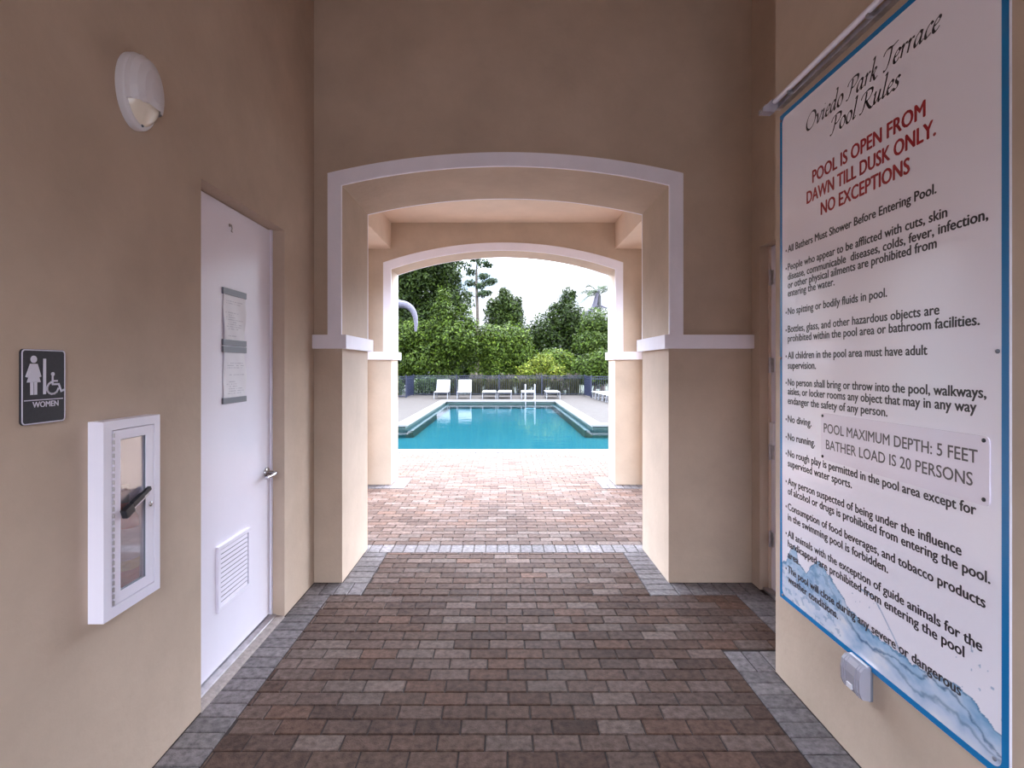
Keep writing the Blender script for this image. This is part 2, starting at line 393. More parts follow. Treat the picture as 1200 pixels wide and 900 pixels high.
def field(X0, X1, Y0, Y1_, row0):
    n = int(math.ceil((Y1_-Y0)/BW))
    for r in range(n):
        y0 = Y0+r*BW; y1 = min(y0+BW, Y1_)
        off = ((r+row0) % 2)*BL/2 + random.uniform(-.006, .006)
        x = X0-off
        while x < X1:
            a, b = max(x, X0), min(x+BL, X1)
            segs = [(a, b)]
            for g in GREYS:                       # cut against the grey borders
                if g[2] < (y0+y1)/2 < g[3]:
                    ns = []
                    for (p, q) in segs:
                        if q <= g[0] or p >= g[1]: ns.append((p, q)); continue
                        if p < g[0]: ns.append((p, g[0]))
                        if q > g[1]: ns.append((g[1], q))
                    segs = ns
            for (p, q) in segs: paver(p, q, y0, y1, BROWN)
            x += BL
field(XL, XREC, -1.51, RB, 0)
field(AX0, AX1, RB, 4.652, 0)
field(-2.3, 2.3, 4.856, Y2B, 1)
field(-6, 6, Y2B, 9.90, 0)
field(-3, 3, -3.2, -1.51, 1)
fl = floor.build('floor', M['brick'], recalc=False); struct(fl)
m = MB(); m.box(-9, 9, -8, 10.10, -.06, -.0075); struct(m.build('floor_sand_bed', M['joint']))

# pool deck with a T-shaped hole for the pool
PX0, PX1, PY0, PY1, PYS, PW = -2.82, 2.60, 10.20, 25.5, 15.04, 5.2
m = MB()
for (a, b, c, d) in ((-16, -PW, 10.1, PYS), (PW, 16, 10.1, PYS), (-16, PX0, PYS, PY1), (PX1, 16, PYS, PY1), (-16, 16, PY1, 31.2)):
    m.box(a, b, c, d, -.2, 0)
m.box(-16, -6, Y2B-4, 10.1, -.2, -.002); m.box(6, 16, Y2B-4, 10.1, -.2, -.002)
m.box(-6, -2.3, 3.8, Y2B, -.2, -.002); m.box(2.3, 6, 3.8, Y2B, -.2, -.002)  # unseen strips beside the porch, added to bounce daylight inward
struct(m.build('floor_pool_deck', M['deck']))
m = MB(); m.box(-25, 25, -34, -3.2, -.2, -.004); m.box(-25, -3, -3.2, -1.6, -.2, -.004); m.box(3, 25, -3.2, -1.6, -.2, -.004); struct(m.build('floor_rear_bounce', M['rear_bounce']))  # unseen paving behind the passage, added to bounce light inside
m = MB(); m.box(-90, 90, -60, 9.5, -.5, -.21); m.box(-90, 90, 27, 120, -.5, -.21); m.box(-90, -7, 9.5, 27, -.5, -.21); m.box(7, 90, 9.5, 27, -.5, -.21); struct(m.build('ground_lawn', M['grass']))
m = MB(); m.box(-40, 40, 31.2, 70, -.25, .0); struct(m.build('ground_behind_fence', M['grass']))

# ------------------------------------------------------------------ pool
pool = thing('swimming_pool', 'turquoise T-shaped swimming pool with white coping beyond the arches', 'swimming pool', (0, 17, 0))
ring = [(-PW, PY0), (PW, PY0), (PW, PYS), (PX1, PYS), (PX1, PY1), (PX0, PY1), (PX0, PYS), (-PW, PYS)]
def inset(poly, d):
    """offset an axis-aligned polygon inwards (counter-clockwise)"""
    out = []; n = len(poly)
    for i in range(n):
        p = Vector(poly[i]); a = (p-Vector(poly[i-1])).normalized(); b = (Vector(poly[(i+1) % n])-p).normalized()
        na = Vector((-a.y, a.x)); nb = Vector((-b.y, b.x)); out.append(tuple(p+na*d+nb*d))
    return out
def ring_wall(m, A, B, zA, zB):
    n = len(A)
    for i in range(n):
        j = (i+1) % n; m.face([(*A[i], zA), (*A[j], zA), (*B[j], zB), (*B[i], zB)])
m = MB(); c_out = inset(ring, -.14); c_in = inset(ring, .16)
ring_wall(m, c_out, c_in, .018, .018); ring_wall(m, c_in, c_in, .018, -.045); ring_wall(m, c_in, ring, -.045, -.045); ring_wall(m, c_out, c_out, -.02, .018)
m.build('coping', M['coping'], pool)
tin = inset(ring, .12)
m = MB(); ring_wall(m, tin, tin, -.04, -.26); m.build('waterline_tile', M['tile'], pool)
m = MB(); ring_wall(m, tin, tin, -.26, -.36)
m.box(-PW, PW, PY0, PYS, -.40, -.36); m.box(PX0, PX1, PYS, PY1, -.40, -.36)
m.build('basin', M['plaster'], pool)
for s0, s1 in ((PX0+.12, PX0+.34), (PX1-.34, PX1-.12)):
    m = MB(); m.box(s0, s1, PYS-.12, PY1-.12, -.38, -.16); m.build('underwater_bench', M['ledge'], pool)
for sx in (-1, 1):
    a, b = sorted((sx*(PW-.12), sx*3.4)); m = MB()
    for k in range(2): m.box(min(sx*(PW-.12), sx*(3.05+.45*k)), max(sx*(PW-.12), sx*(3.05+.45*k)), PYS-.9-.0+.3*k, PYS-.12, -.38, -.31+.08*k)
    m.build('underwater_step', M['plaster'], pool)
m = MB(); wv = [(*p, -.13) for p in inset(ring, .115)]
for q in ((0, 1, 2, 7), (7, 2, 3, 6), (6, 3, 4, 5)): m.face([wv[k] for k in q])
wo = m.build('water', M['water'], pool, recalc=False)
assert all(p.normal.z > 0 for p in wo.data.polygons)

# chrome grab-rail ladder on the far edge
lad = thing('pool_ladder', 'polished steel grab-rail ladder on the far edge of the pool', 'pool ladder', (1.28, PY1, 0))
for x in (1.06, 1.51):
    m = MB(); pts = [(x, PY1+.55, .02), (x, PY1+.55, .60)]
    pts += [(x, PY1+.30+.25*math.cos(a), .60+.16*math.sin(a)) for a in [R(k) for k in range(15, 180, 15)]]
    pts += [(x, PY1+.05, .60), (x, PY1-.18, .0), (x, PY1-.22, -.9)]
    m.tube(pts, .024, 10); m.build('grab_rail', M['strap'], lad)
    m = MB(); m.lathe([(.055, .0), (.055, .02), (.03, .03)], 16, (x, PY1+.55, 0)); m.build('flange', M['steel'], lad)
for z in (-.35, -.62):
    m = MB(); m.box(1.06, 1.51, PY1-.26, PY1-.17, z-.015, z+.015); m.build('tread', M['white_plastic'], lad)

# ------------------------------------------------------------------ first door (left wall)
XD = -1.487
d1 = thing('door_1', 'tall white steel door with lever handle and louvre in the left wall', 'door', (XD, (DY0+DY1)/2, 0), kind='structure')
fr = .02
m = MB(); m.bbox(XD-.045, XD, DY0+fr, DY1-fr, .034, DZ-.006, .002); m.build('leaf', M['white_door'], d1)
m = MB()
m.box(XD-.09, XD+.010, DY1-fr, DY1+.0, 0, DZ); m.box(XD-.09, XD+.010, DY0, DY0+fr, 0, DZ); m.box(XD-.09, XD-.048, DY0, DY1, DZ-.03, DZ)
m.build('frame', M['white_door'], d1)
m = MB(); m.prism([(XD-.09, 0), (XD+.035, 0), (XD+.03, .012), (XD+.0, .022), (XD-.09, .022)], 1, DY0, DY1); m.build('threshold', M['alum'], d1)
m = MB(); m.prism([(XD+.035, -.006), (XL+.004, -.006), (XL-.005, .003), (XD+.035, .007)], 1, DY0, DY1); m.build('sill', M['concrete'], d1)
# louvre
LY0, LY1, LZ0, LZ1 = 2.795, 3.149, .322, .665
m = MB(); t = .022; q = XD+.014
for (a, b, c, e) in ((LY0, LY1, LZ1-t, LZ1), (LY0, LY1, LZ0, LZ0+t), (LY0, LY0+t, LZ0+t, LZ1-t), (LY1-t, LY1, LZ0+t, LZ1-t)): m.bbox(XD-.002, q, a, b, c, e, .002)
lv = m.build('louvre', M['white_door'], d1)
m = MB(); m.box(XD-.03, XD+.0012, LY0+t, LY1-t, LZ0+t, LZ1-t); m.build('louvre_gap_shade', M['grey_plastic'], lv)  # grey sheet stands in for the shade between the slats
m = MB(); ns = 12; hs = (LZ1-LZ0-2*t)/ns
for k in range(ns):
    z = LZ0+t+k*hs; m.prism([(XD+.0088, z+.001), (XD+.0062, z+hs*.74), (XD+.0045, z+hs*.74), (XD+.0071, z+.001)], 1, LY0+t, LY1-t-.006)
m.build('louvre_slats', M['white_door'], lv)
# lever handle
HY, HZ = 3.385, .937
hd = MB(); hd.lathe([(.034, 0), (.034, .006), (.030, .011), (.014, .012), (.012, .045), (.0, .047)], 24, (XD, HY, HZ), 'x'); hd = hd.build('handle', M['steel'], d1)
m = MB(); m.tube([(XD+.045, HY+.005, HZ), (XD+.062, HY-.004, HZ), (XD+.068, HY-.03, HZ-.001), (XD+.066, HY-.075, HZ-.004), (XD+.058, HY-.122, HZ-.007)], [.0125, .0125, .0115, .0105, .009], 12); m.build('lever', M['steel'], hd)
m = MB(); m.lathe([(.008, .046), (.008, .05), (0, .05)], 12, (XD, HY, HZ), 'x'); m.build('keyhole', M['black'], hd)
# little hook high on the leaf
hk = MB(); hk.lathe([(.009, 0), (.009, .004), (.004, .005), (.004, .012), (.0, .013)], 12, (XD, 2.933, 2.37), 'x'); hk.tube([(XD+.010, 2.933, 2.37), (XD+.014, 2.933, 2.352), (XD+.010, 2.933, 2.338), (XD+.016, 2.933, 2.332)], .0032, 8)
hk.build('coat_hook', M['alum'], d1)

# notices in plastic strips on the door
def notice(z0, z1, label, seed):
    rnd = random.Random(seed)
    root = thing('notice_sheet', label, 'notice', (XD, 2.975, z0), 'notices on the white door')
    m = MB(); NX, NZ = 40, 60; y0, y1 = 2.862, 3.098
    ph = rnd.uniform(0, 6)
    def P(i, j):
        u = i/NX; v = j/NZ
        bulge = .007*math.sin(math.pi*v)*(.6+.5*math.sin(ph+4*u+3*v)) + .002*math.sin(9*u+5*v+ph)
        return (XD+.003+max(0, bulge), y0+(y1-y0)*u+.004*math.sin(5*v+ph)*(1-2*u), z0+(z1-z0)*v)
    rows = {}
    for j in range(6, NZ-7, 3): rows[j] = (rnd.randint(4, 10), rnd.randint(18, 36), rnd.random() < .6)
    for i in range(NX):
        for j in range(NZ):
            c = (.80, .79, .85)
            r = rows.get(j)
            if r and r[2] and r[0] <= i <= r[1] and rnd.random() < .72: c = (.55, .54, .62)
            m.face([P(i,j), P(i+1,j), P(i+1,j+1), P(i,j+1)], c, True)
    m.build('sheet', M['paper'], root, recalc=False)
    for za, zb in ((z1-.004, z1+.030), (z0-.026, z0+.006)):
        b = MB(); b.bbox(XD-.001, XD+.010, 2.850, 3.108, za, zb, .002); b.build('clip_strip', M['grey_plastic'], root)
notice(1.742, 1.993, 'upper curling white notice held by grey strips on the white door', 3)
notice(1.428, 1.682, 'lower white notice held by grey strips on the white door', 11)

# ------------------------------------------------------------------ second door (right recess)
XE = XREC+.07
d2 = thing('door_2', 'pale door in the shaded recess behind the rules board', 'door', (XE, (EY0+EY1)/2, 0), kind='structure')
m = MB(); m.bbox(XE, XE+.045, EY0+.02, EY1-.022, .02, EZ-.006, .002); m.build('leaf', M['white_door'], d2)
m = MB(); m.box(XE-.012, XE+.09, EY1-.02, EY1, 0, EZ); m.box(XE-.012, XE+.09, EY0, EY0+.02, 0, EZ); m.box(XE+.05, XE+.09, EY0, EY1, EZ-.03, EZ); m.build('frame', M['ceil'], d2)
for z in (2.237, 1.612, .993, .373):
    m = MB(); m.tube([(XE-.010, EY1-.024, z-.056), (XE-.010, EY1-.024, z+.056)], .009, 10); m.bbox(XE-.004, XE+.001, EY1-.06, EY1-.021, z-.05, z+.05, .001); m.build('hinge', M['alum'], d2)
m = MB(); m.bbox(XE-.03, XE+.001, EY1-.11, EY1-.055, 1.05, 1.21, .005); m.build('latch_guard', M['white_plastic'], d2)
m = MB(); m.box(XE-.05, XE+.09, EY0, EY1, 0, .018); m.build('threshold', M['alum'], d2)

# ------------------------------------------------------------------ bulkhead lamp on the left wall
LYC, LZC = 2.045, 2.642
lamp = thing('wall_lamp', 'oval white bulkhead lamp with half hood high on the left wall', 'lamp', (XL, LYC, LZC))
ax, az = .098, .143
m = MB(); prof = [(1.0, 0), (1.0, .022), (.97, .030), (.90, .033)]
m.lathe(prof, 40, (XL, LYC, LZC), 'x', (ax, az)); m.build('rim', M['white_plastic'], lamp)
m = MB()   # domed frosted lens
m.lathe([(.90, .028), (.86, .042), (.74, .060), (.52, .074), (.26, .081), (.0, .083)], 40, (XL, LYC, LZC), 'x', (ax, az)); m.build('lens', M['lens'], lamp)
m = MB()   # hood over the upper two thirds, slightly larger dome cut along a chord
prof = [(.955, .028), (.93, .048), (.80, .069), (.56, .083), (.28, .090), (.0, .092)]
N = 56; cut = -.42
def dome(r, h, a): return [XL+h, LYC+r*math.cos(a)*ax, LZC+r*math.sin(a)*az]
for i in range(len(prof)-1):
    for k in range(N):
        a0, a1 = 2*math.pi*k/N, 2*math.pi*(k+1)/N
        P = [dome(*prof[i], a0), dome(*prof[i], a1), dome(*prof[i+1], a1), dome(*prof[i+1], a0)]
        if all(p[2] < LZC+cut*az for p in P): continue
        for p in P:
            if p[2] < LZC+cut*az: p[2] = LZC+cut*az
        m.face(P, None, True)
m.build('hood', M['white_plastic'], lamp)
for (dy, dz) in ((-.050, .096), (.0, -.134)):
    m = MB(); m.lathe([(.006, 0), (.006, .003), (0, .003)], 10, (XL+.034, LYC+dy, LZC+dz*.95), 'x'); m.build('screw', M['grey_plastic'], lamp)

# ------------------------------------------------------------------ restroom sign
SY0, SY1, SZ0, SZ1 = 1.562, 1.720, 1.4285, 1.653
rs = thing('restroom_sign', 'black restroom plate reading WOMEN with wheelchair symbol', 'sign', (XL, (SY0+SY1)/2, SZ0))
def rrect(y0, y1, z0, z1, r, n=6):
    out = []
    for (cy, cz, a0) in ((y1-r, z1-r, 0), (y0+r, z1-r, 90), (y0+r, z0+r, 180), (y1-r, z0+r, 270)):
        for k in range(n+1): a = R(a0+90*k/n); out.append((cy+r*math.cos(a), cz+r*math.sin(a)))
    return out
m = MB(); m.prism(rrect(SY0, SY1, SZ0, SZ1, .012), 0, XL, XL+.006); m.build('plate', M['sign_black'], rs)
def frame_ring(m, A, B, x, x2):
    n = len(A)
    for i in range(n):
        j = (i+1) % n
        m.face([(x2, *A[i]), (x2, *A[j]), (x2, *B[j]), (x2, *B[i])]); m.face([(x, *A[i]), (x, *A[j]), (x2, *A[j]), (x2, *A[i])]); m.face([(x, *B[i]), (x, *B[j]), (x2, *B[j]), (x2, *B[i])])
m = MB(); frame_ring(m, rrect(SY0+.001, SY1-.001, SZ0+.001, SZ1-.001, .0115), rrect(SY0+.0045, SY1-.0045, SZ0+.0045, SZ1-.0045, .0085), XL+.006, XL+.0072); m.build('border', M['sign_white'], rs)
SX = XL+.0062
def S2(u, v): return (SY0+u*(SY1-SY0), SZ1-v*(SZ1-SZ0))       # u to the right, v down, both 0..1
def raised(m, poly): m.prism([S2(*p) for p in poly], 0, SX-.0005, SX+.001)
def bar(m, pts, w, mapf=S2, asp=(SZ1-SZ0)/(SY1-SY0), closed=False):
    P = [Vector((p[0], p[1]*asp)) for p in pts]
    for i in range(len(P)-1):
        d = (P[i+1]-P[i]).normalized(); n_ = Vector((-d.y, d.x))*w/2; e = d*w*.3
        quad = [P[i]-n_-e, P[i+1]-n_+e, P[i+1]+n_+e, P[i]+n_-e]
        m.prism([mapf(q.x, q.y/asp) for q in quad], 0, SX-.0005, SX+.001)
ASP = (SZ1-SZ0)/(SY1-SY0)
def disc(m, u, v, r, n=20): raised(m, [(u+r*math.cos(2*math.pi*k/n), v+r*math.sin(2*math.pi*k/n)/ASP) for k in range(n)])
m = MB(); disc(m, .265, .135, .068)
raised(m, [(.185,.195), (.345,.195), (.43,.365), (.385,.375), (.33,.27), (.415,.44), (.115,.44), (.20,.27), (.135,.375), (.085,.365)])
raised(m, [(.19,.43), (.255,.43), (.255,.605), (.19,.605)]); raised(m, [(.275,.43), (.335,.43), (.335,.605), (.275,.605)])
m.build('woman_pictogram', M['sign_white'], rs)
m = MB(); raised(m, [(.475,.125), (.535,.125), (.535,.605), (.475,.605)]); m.build('divider_bar', M['sign_white'], rs)
m = MB(); disc(m, .695, .335, .040); bar(m, [(.69,.37), (.69,.475), (.835,.475), (.895,.575), (.955,.56)], .038); bar(m, [(.69,.43), (.80,.43)], .032)
bar(m, [(.655,.445), (.60,.47), (.565,.51), (.565,.555), (.60,.59), (.66,.607), (.73,.603), (.79,.58), (.825,.535)], .036)
m.build('wheelchair_pictogram', M['sign_white'], rs)
m = MB(); raised(m, [(.06,.672), (.935,.672), (.935,.684), (.06,.684)]); m.build('rule_line', M['sign_white'], rs)

# text helper: letter outlines from the built-in font as flat mesh
_cache = {}
def text_tris(s, bold=.0):
    key = (s, bold)
    if key in _cache: return _cache[key]
    cu = bpy.data.curves.new('text', 'FONT'); cu.body = s; cu.size = 1; cu.resolution_u = 3; cu.offset = bold; cu.fill_mode = 'FRONT'
    ob = bpy.data.objects.new('text', cu); COL.objects.link(ob)
    dg = bpy.context.evaluated_depsgraph_get(); ev = ob.evaluated_get(dg); me = ev.to_mesh()
    vs = [(v.co.x, v.co.y) for v in me.vertices]; fs = [tuple(p.vertices) for p in me.polygons]
    ev.to_mesh_clear(); bpy.data.objects.remove(ob); bpy.data.curves.remove(cu)
    _cache[key] = (vs, fs); return vs, fs
CAPH = max(v[1] for v in text_tris('H')[0])
def text_mesh(s, cap, length, fn, bold=.012, toward=-1):
    """fn(u, v) places text coordinates in metres (u from 0 to length along the line, v above the baseline)"""
    vs, fs = text_tris(s, 0); x0 = min(v[0] for v in vs); x1 = max(v[0] for v in vs)
    sx = length/(x1-x0); sy = cap/CAPH
    m = MB()
    for k, (ox, oy) in enumerate(((0, 0),) if not bold else ((-bold, 0), (0, -bold*.5), (0, bold*.5), (bold, 0))):
        m.mesh([Vector(fn((v[0]-x0)*sx+ox*cap/CAPH, v[1]*sy+oy*cap/CAPH))+Vector((toward*k*.00008, 0, 0)) for v in vs], fs)
    return m
y0 = SY0+.235*(SY1-SY0); z0 = SZ1-.775*(SZ1-SZ0)
text_mesh('WOMEN', .0165, .585*(SY1-SY0), lambda u, v: (SX+.001, y0+u, z0+v), .03, 1).build('lettering', M['sign_white'], rs, recalc=False)

# ------------------------------------------------------------------ extinguisher cabinet
CY0, CY1, CZ0, CZ1, CX = 1.821, 2.121, .731, 1.4136, -1.349
cab = thing('extinguisher_cabinet', 'white wall cabinet with narrow clear pane below the restroom sign', 'cabinet', (XL, (CY0+CY1)/2, CZ0))
def ring_box(m, y0, y1, z0, z1, iy0, iy1, iz0, iz1, x0, x1):
    A = [(y0,z0), (y1,z0), (y1,z1), (y0,z1)]; B = [(iy0,iz0), (iy1,iz0), (iy1,iz1), (iy0,iz1)]
    for i in range(4):
        j = (i+1) % 4
        for x in (x0, x1): m.face([(x,*A[i]), (x,*A[j]), (x,*B[j]), (x,*B[i])])
        m.face([(x0,*A[i]), (x1,*A[i]), (x1,*A[j]), (x0,*A[j])]); m.face([(x0,*B[i]), (x1,*B[i]), (x1,*B[j]), (x0,*B[j])])
m = MB(); ring_box(m, CY0, CY1, CZ0, CZ1, 1.861, 2.087, .769, 1.381, XL, CX); m.build('frame', M['white_metal'], cab)
m = MB()   # recessed tub
m.box(XL-.16, XL-.155, 1.85, 2.095, .755, 1.39); m.box(XL-.155, XL, 1.85, 1.855, .755, 1.39); m.box(XL-.155, XL, 2.09, 2.095, .755, 1.39); m.box(XL-.155, XL, 1.855, 2.09, .755, .76); m.box(XL-.155, XL, 1.855, 2.09, 1.385, 1.39)
m.build('tub', M['white_metal'], cab)
cd = MB(); ring_box(cd, 1.870, 2.084, .772, 1.378, 1.904, 2.040, .809, 1.344, CX-.016, CX-.001); cd = cd.build('door', M['white_metal'], cab)
m = MB(); m.box(CX-.012, CX-.009, 1.900, 2.044, .805, 1.348); m.build('pane', M['glass'], cd)
m = MB(); ring_box(m, 1.902, 2.042, .807, 1.346, 1.9055, 2.0375, .8115, 1.3415, CX-.009, CX-.004); m.build('pane_gasket', M['grey_plastic'], cd)
m = MB()
for k in range(26):
    z = .775+k*.0232; m.tube([(CX+.0005, 1.8655, z), (CX+.0005, 1.8655, z+.014)], .0045, 8)
m.build('piano_hinge', M['alum'], cab)
m = MB(); m.lathe([(.010, 0), (.010, .004), (.007, .005), (0, .005)], 16, (CX-.001, 2.064, 1.076), 'x'); lk = m.build('lock', M['steel'], cd)
m = MB(); m.box(CX+.0038, CX+.0046, 2.0625, 2.0655, 1.070, 1.082); m.build('keyway', M['black'], lk)
# pull bar across the pane
m = MB(); a = Vector((CX+.008, 1.905, 1.083)); b = Vector((CX+.008, 2.046, 1.142)); dr = (b-a).normalized(); ang = math.atan2(dr.z, dr.y); MT = Matrix.Translation((a+b)/2) @ Matrix.Rotation(ang, 4, 'X')
L_ = (b-a).length/2
m.bbox(-.006, .008, -L_, L_, -.0075, .0075, .003, mtx=MT); m.bbox(-.008, .013, -L_-.004, -L_+.042, -.021, .012, .004, mtx=MT); m.bbox(-.007, .010, -.03, .03, -.009, .011, .003, mtx=MT)
m.build('pull_bar', M['black'], cd)
m = MB(); m.bbox(-.006, .002, -L_+.045, L_-.01, -.022, -.009, .002, mtx=MT); m.build('label_strip', M['white_plastic'], cd)

ex = thing('fire_extinguisher', 'red extinguisher with white label standing inside the wall cabinet', 'fire extinguisher', (XL-.027, 2.032, .76))
m = MB(); o_ = (XL-.027, 2.032, .76)
m.lathe([(.044, 0), (.050, .004), (.050, .085), (.0, .085)], 28, o_); m.build('base', M['red'], ex)
m = MB(); m.lathe([(.0503, .085), (.0503, .122), (0, .122)], 28, o_); m.build('label_band', M['yellow'], ex)
m = MB(); m.lathe([(.0503, .122), (.0503, .24), (0, .24)], 28, o_); m.build('label', M['white_plastic'], ex)
m = MB(); m.lathe([(.050, .24), (.046, .275), (.030, .305), (.016, .315), (.016, .33), (0, .33)], 28, o_); m.build('shoulder', M['red'], ex)
m = MB(); m.lathe([(.018, .33), (.018, .36), (0, .36)], 16, o_); m.bbox(o_[0]-.01, o_[0]+.01, o_[1]-.05, o_[1]+.025, o_[2]+.36, o_[2]+.373, .003); m.bbox(o_[0]-.009, o_[0]+.009, o_[1]-.055, o_[1]+.02, o_[2]+.385, o_[2]+.396, .003); m.box(o_[0]-.006, o_[0]+.006, o_[1]+.01, o_[1]+.02, o_[2]+.37, o_[2]+.39)
m.build('valve_handle', M['black'], ex)
m = MB(); m.tube([(o_[0]+.014, o_[1]+.0, o_[2]+.345), (o_[0]-.030, o_[1]-.03, o_[2]+.33), (o_[0]-.045, o_[1]-.05, o_[2]+.26), (o_[0]-.045, o_[1]-.055, o_[2]+.10)], .008, 10); m.build('hose', M['black'], ex)

# ------------------------------------------------------------------ pool rules board
BXF = XR-.007                 # front face of the board
BY0, BY1, BZ0, BZ1 = 1.517, 2.775, .42, 2.889
board = thing('pool_rules_board', 'large white pool rules board with blue border on the right wall', 'sign', (XR, (BY0+BY1)/2, BZ0))
m = MB(); m.prism(rrect(BY0, BY1, BZ0, BZ1, .006, 3), 0, XR, BXF); m.build('panel', M['board_edge'], board)
def BP(s, z, x=BXF): return (x, BY1-s, z)
BWd = .024
m = MB(); A = rrect(BY0+.001, BY1-.001, BZ0+.001, BZ1-.001, .005, 8); B = rrect(BY0+BWd, BY1-BWd, BZ0+BWd, BZ1-BWd, .03, 8)
for i in range(len(A)):
    j = (i+1) % len(A); m.face([(BXF-.0006, *A[i]), (BXF-.0006, *A[j]), (BXF-.0006, *B[j]), (BXF-.0006, *B[i])])
m.build('blue_border', M['blue'], board, recalc=False)

# printed face: white with a splash of water along the bottom
def lerp(pts, x):
    for (a, b) in zip(pts, pts[1:]):
        if x <= b[0]: t = (x-a[0])/(b[0]-a[0]+1e-9); return a[1]+(b[1]-a[1])*t
    return pts[-1][1]
def mixc(a, b, t): t = max(0, min(1, t)); return tuple(a[i]+(b[i]-a[i])*t for i in range(3))
from mathutils import noise as NZ
WHITE = (.92, .885, .97)
crest = [(0,.60), (.06,.62), (.10,.70), (.14,.735), (.18,.66), (.24,.635), (.29,.685), (.345,.73), (.40,.70), (.47,.665), (.54,.62), (.62,.585), (.70,.565), (.80,.575), (.90,.56), (1.0,.595), (1.08,.605), (1.14,.585), (1.18,.56), (1.26,.535)]
def printcol(s, z):
    h = lerp(crest, s); n1 = NZ.fractal(Vector((s*9, z*16, 1.3)), 1, 2, 5); n2 = NZ.fractal(Vector((s*26, z*40, 4.1)), 1, 2, 4)
    hh = h + .012*n1 + .010*n2
    d = hh-z
    c = WHITE
    if d > 0:
        dep = d/(hh-.44+1e-6)
        base = mixc((.36,.56,.78), (.66,.72,.86), dep*1.1)
        c = mixc(base, (.14,.34,.60), max(0, n1)*1.3*(1-dep*.6)); c = mixc(c, (.80,.82,.90), max(0, -n1-.1)*1.3)
        # swirling dark line running inside the wave
        for (o, wd, k) in ((.045, .007, .85), (.075, .010, .55)):
            q = abs(d-o-.018*math.sin(9*s+o*60)-.02*n1)
            if s > .30: c = mixc(c, (.05,.13,.28), (1-q/wd)*k*min(1, (s-.3)*3))
        if d < .007: c = mixc(c, (.10,.24,.42), .75)
        if s < .5 and n2 > .25: c = mixc(c, (.16,.32,.52), .5)
    else:
        # flying drops and a thin strand
        if -d < .17 and NZ.noise(Vector((s*70, z*70, 9.0))) > .62 and NZ.noise(Vector((s*5, z*4, 2.0))) > .02: c = (.42,.52,.68)
        q = abs(z-(.715-.9*max(0, s-.70)**1.1*1.3)) if .62 < s < .86 else 1
        if q < .004: c = (.36,.48,.66)
    return c
m = MB(); s0, s1, zz0, zz1 = BWd-.004, BY1-BY0-BWd+.004, BZ0+BWd-.004, .79
NS, NZc = 330, 96
cols = [[printcol(s0+(s1-s0)*i/NS, zz0+(zz1-zz0)*j/NZc) for j in range(NZc+1)] for i in range(NS+1)]
vs = [BP(s0+(s1-s0)*i/NS, zz0+(zz1-zz0)*j/NZc, BXF-.0003) for i in range(NS+1) for j in range(NZc+1)]
base_i = 0; m.v += vs; w_ = NZc+1
for i in range(NS):
    for j in range(NZc):
        m.f.append((i*w_+j, (i+1)*w_+j, (i+1)*w_+j+1, i*w_+j+1)); m.c.append((cols[i][j], cols[i+1][j], cols[i+1][j+1], cols[i][j+1])); m.sm.append(False)
m.face([BP(s0, zz1, BXF-.0003), BP(s1, zz1, BXF-.0003), BP(s1, BZ1-BWd+.004, BXF-.0003), BP(s0, BZ1-BWd+.004, BXF-.0003)], WHITE)
m.build('printed_face', M['print'], board, recalc=False)

XT = BXF-.0008
def line(s, a, b, z, cap, mt, bold=.014, name='rule_text', par=None, x=XT):
    text_mesh(s, cap, b-a, lambda u, v: (x, BY1-a-u, z+v), bold).build(name, M[mt], par or board, recalc=False)
for (s, a, b, z) in (('POOL IS OPEN FROM', .293, .955, 2.447), ('DAWN TILL DUSK ONLY.', .247, .999, 2.364), ('NO EXCEPTIONS', .359, .885, 2.281)):
    line(s, a, b, z, .055, 'red_ink', .034, 'heading_text')
RULES = [('All Bathers Must Shower Before Entering Pool.', .079, 1.002, 2.172, 1),
 ('People who appear to be afflicted with cuts, skin', .079, 1.045, 2.082, 1), ('disease, communicable  diseases, colds, fever, infection,', .079, 1.191, 2.034, 0), ('or other physical ailments are prohibited from', .079, 1.003, 1.992, 0), ('entering the water.', .079, .457, 1.951, 0),
 ('No spitting or bodily fluids in pool.', .079, .774, 1.861, 1),
 ('Bottles, glass, and other hazardous objects are', .079, 1.014, 1.772, 1), ('prohibited within the pool area or bathroom facilities.', .079, 1.163, 1.726, 0),
 ('All children in the pool area must have adult', .079, .964, 1.641, 1), ('supervision.', .079, .319, 1.591, 0),
 ('No person shall bring or throw into the pool, walkways,', .079, 1.185, 1.508, 1), ('aisles, or locker rooms any object that may in any way', .079, 1.152, 1.463, 0), ('endanger the safety of any person.', .079, .776, 1.416, 0),
 ('No diving.', .079, .284, 1.325, 1), ('No running.', .079, .312, 1.236, 1),
 ('No rough play is permitted in the pool area except for', .079, 1.151, 1.153, 1), ('supervised water sports.', .079, .572, 1.104, 0),
 ('Any person suspected of being under the influence', .079, 1.099, 1.013, 1), ('of alcohol or drugs is prohibited from entering the pool.', .079, 1.198, .965, 0),
 ('Consumption of food beverages, and tobacco products', .079, 1.182, .887, 1), ('in the swimming pool is forbidden.', .079, .779, .836, 0),
 ('All animals with the exception of guide animals for the', .079, 1.171, .752, 1), ('handicapped are prohibited from entering the pool', .079, 1.109, .703, 0), ('area.', .079, .182, .647, 0),
 ('The pool will close during any severe or dangerous', .079, 1.097, .575, 1), ('weather conditions.', .079, .481, .527, 0)]
for (s, a, b, z, bul) in RULES:
    line(s, a, b, z, .0335, 'ink', .034)
    if bul:
        m = MB(); m.face([(XT, BY1-.062+.006*math.cos(2*math.pi*k/10), z+.012+.006*math.sin(2*math.pi*k/10)) for k in range(10)]); m.build('bullet_dot', M['ink'], board, recalc=False)

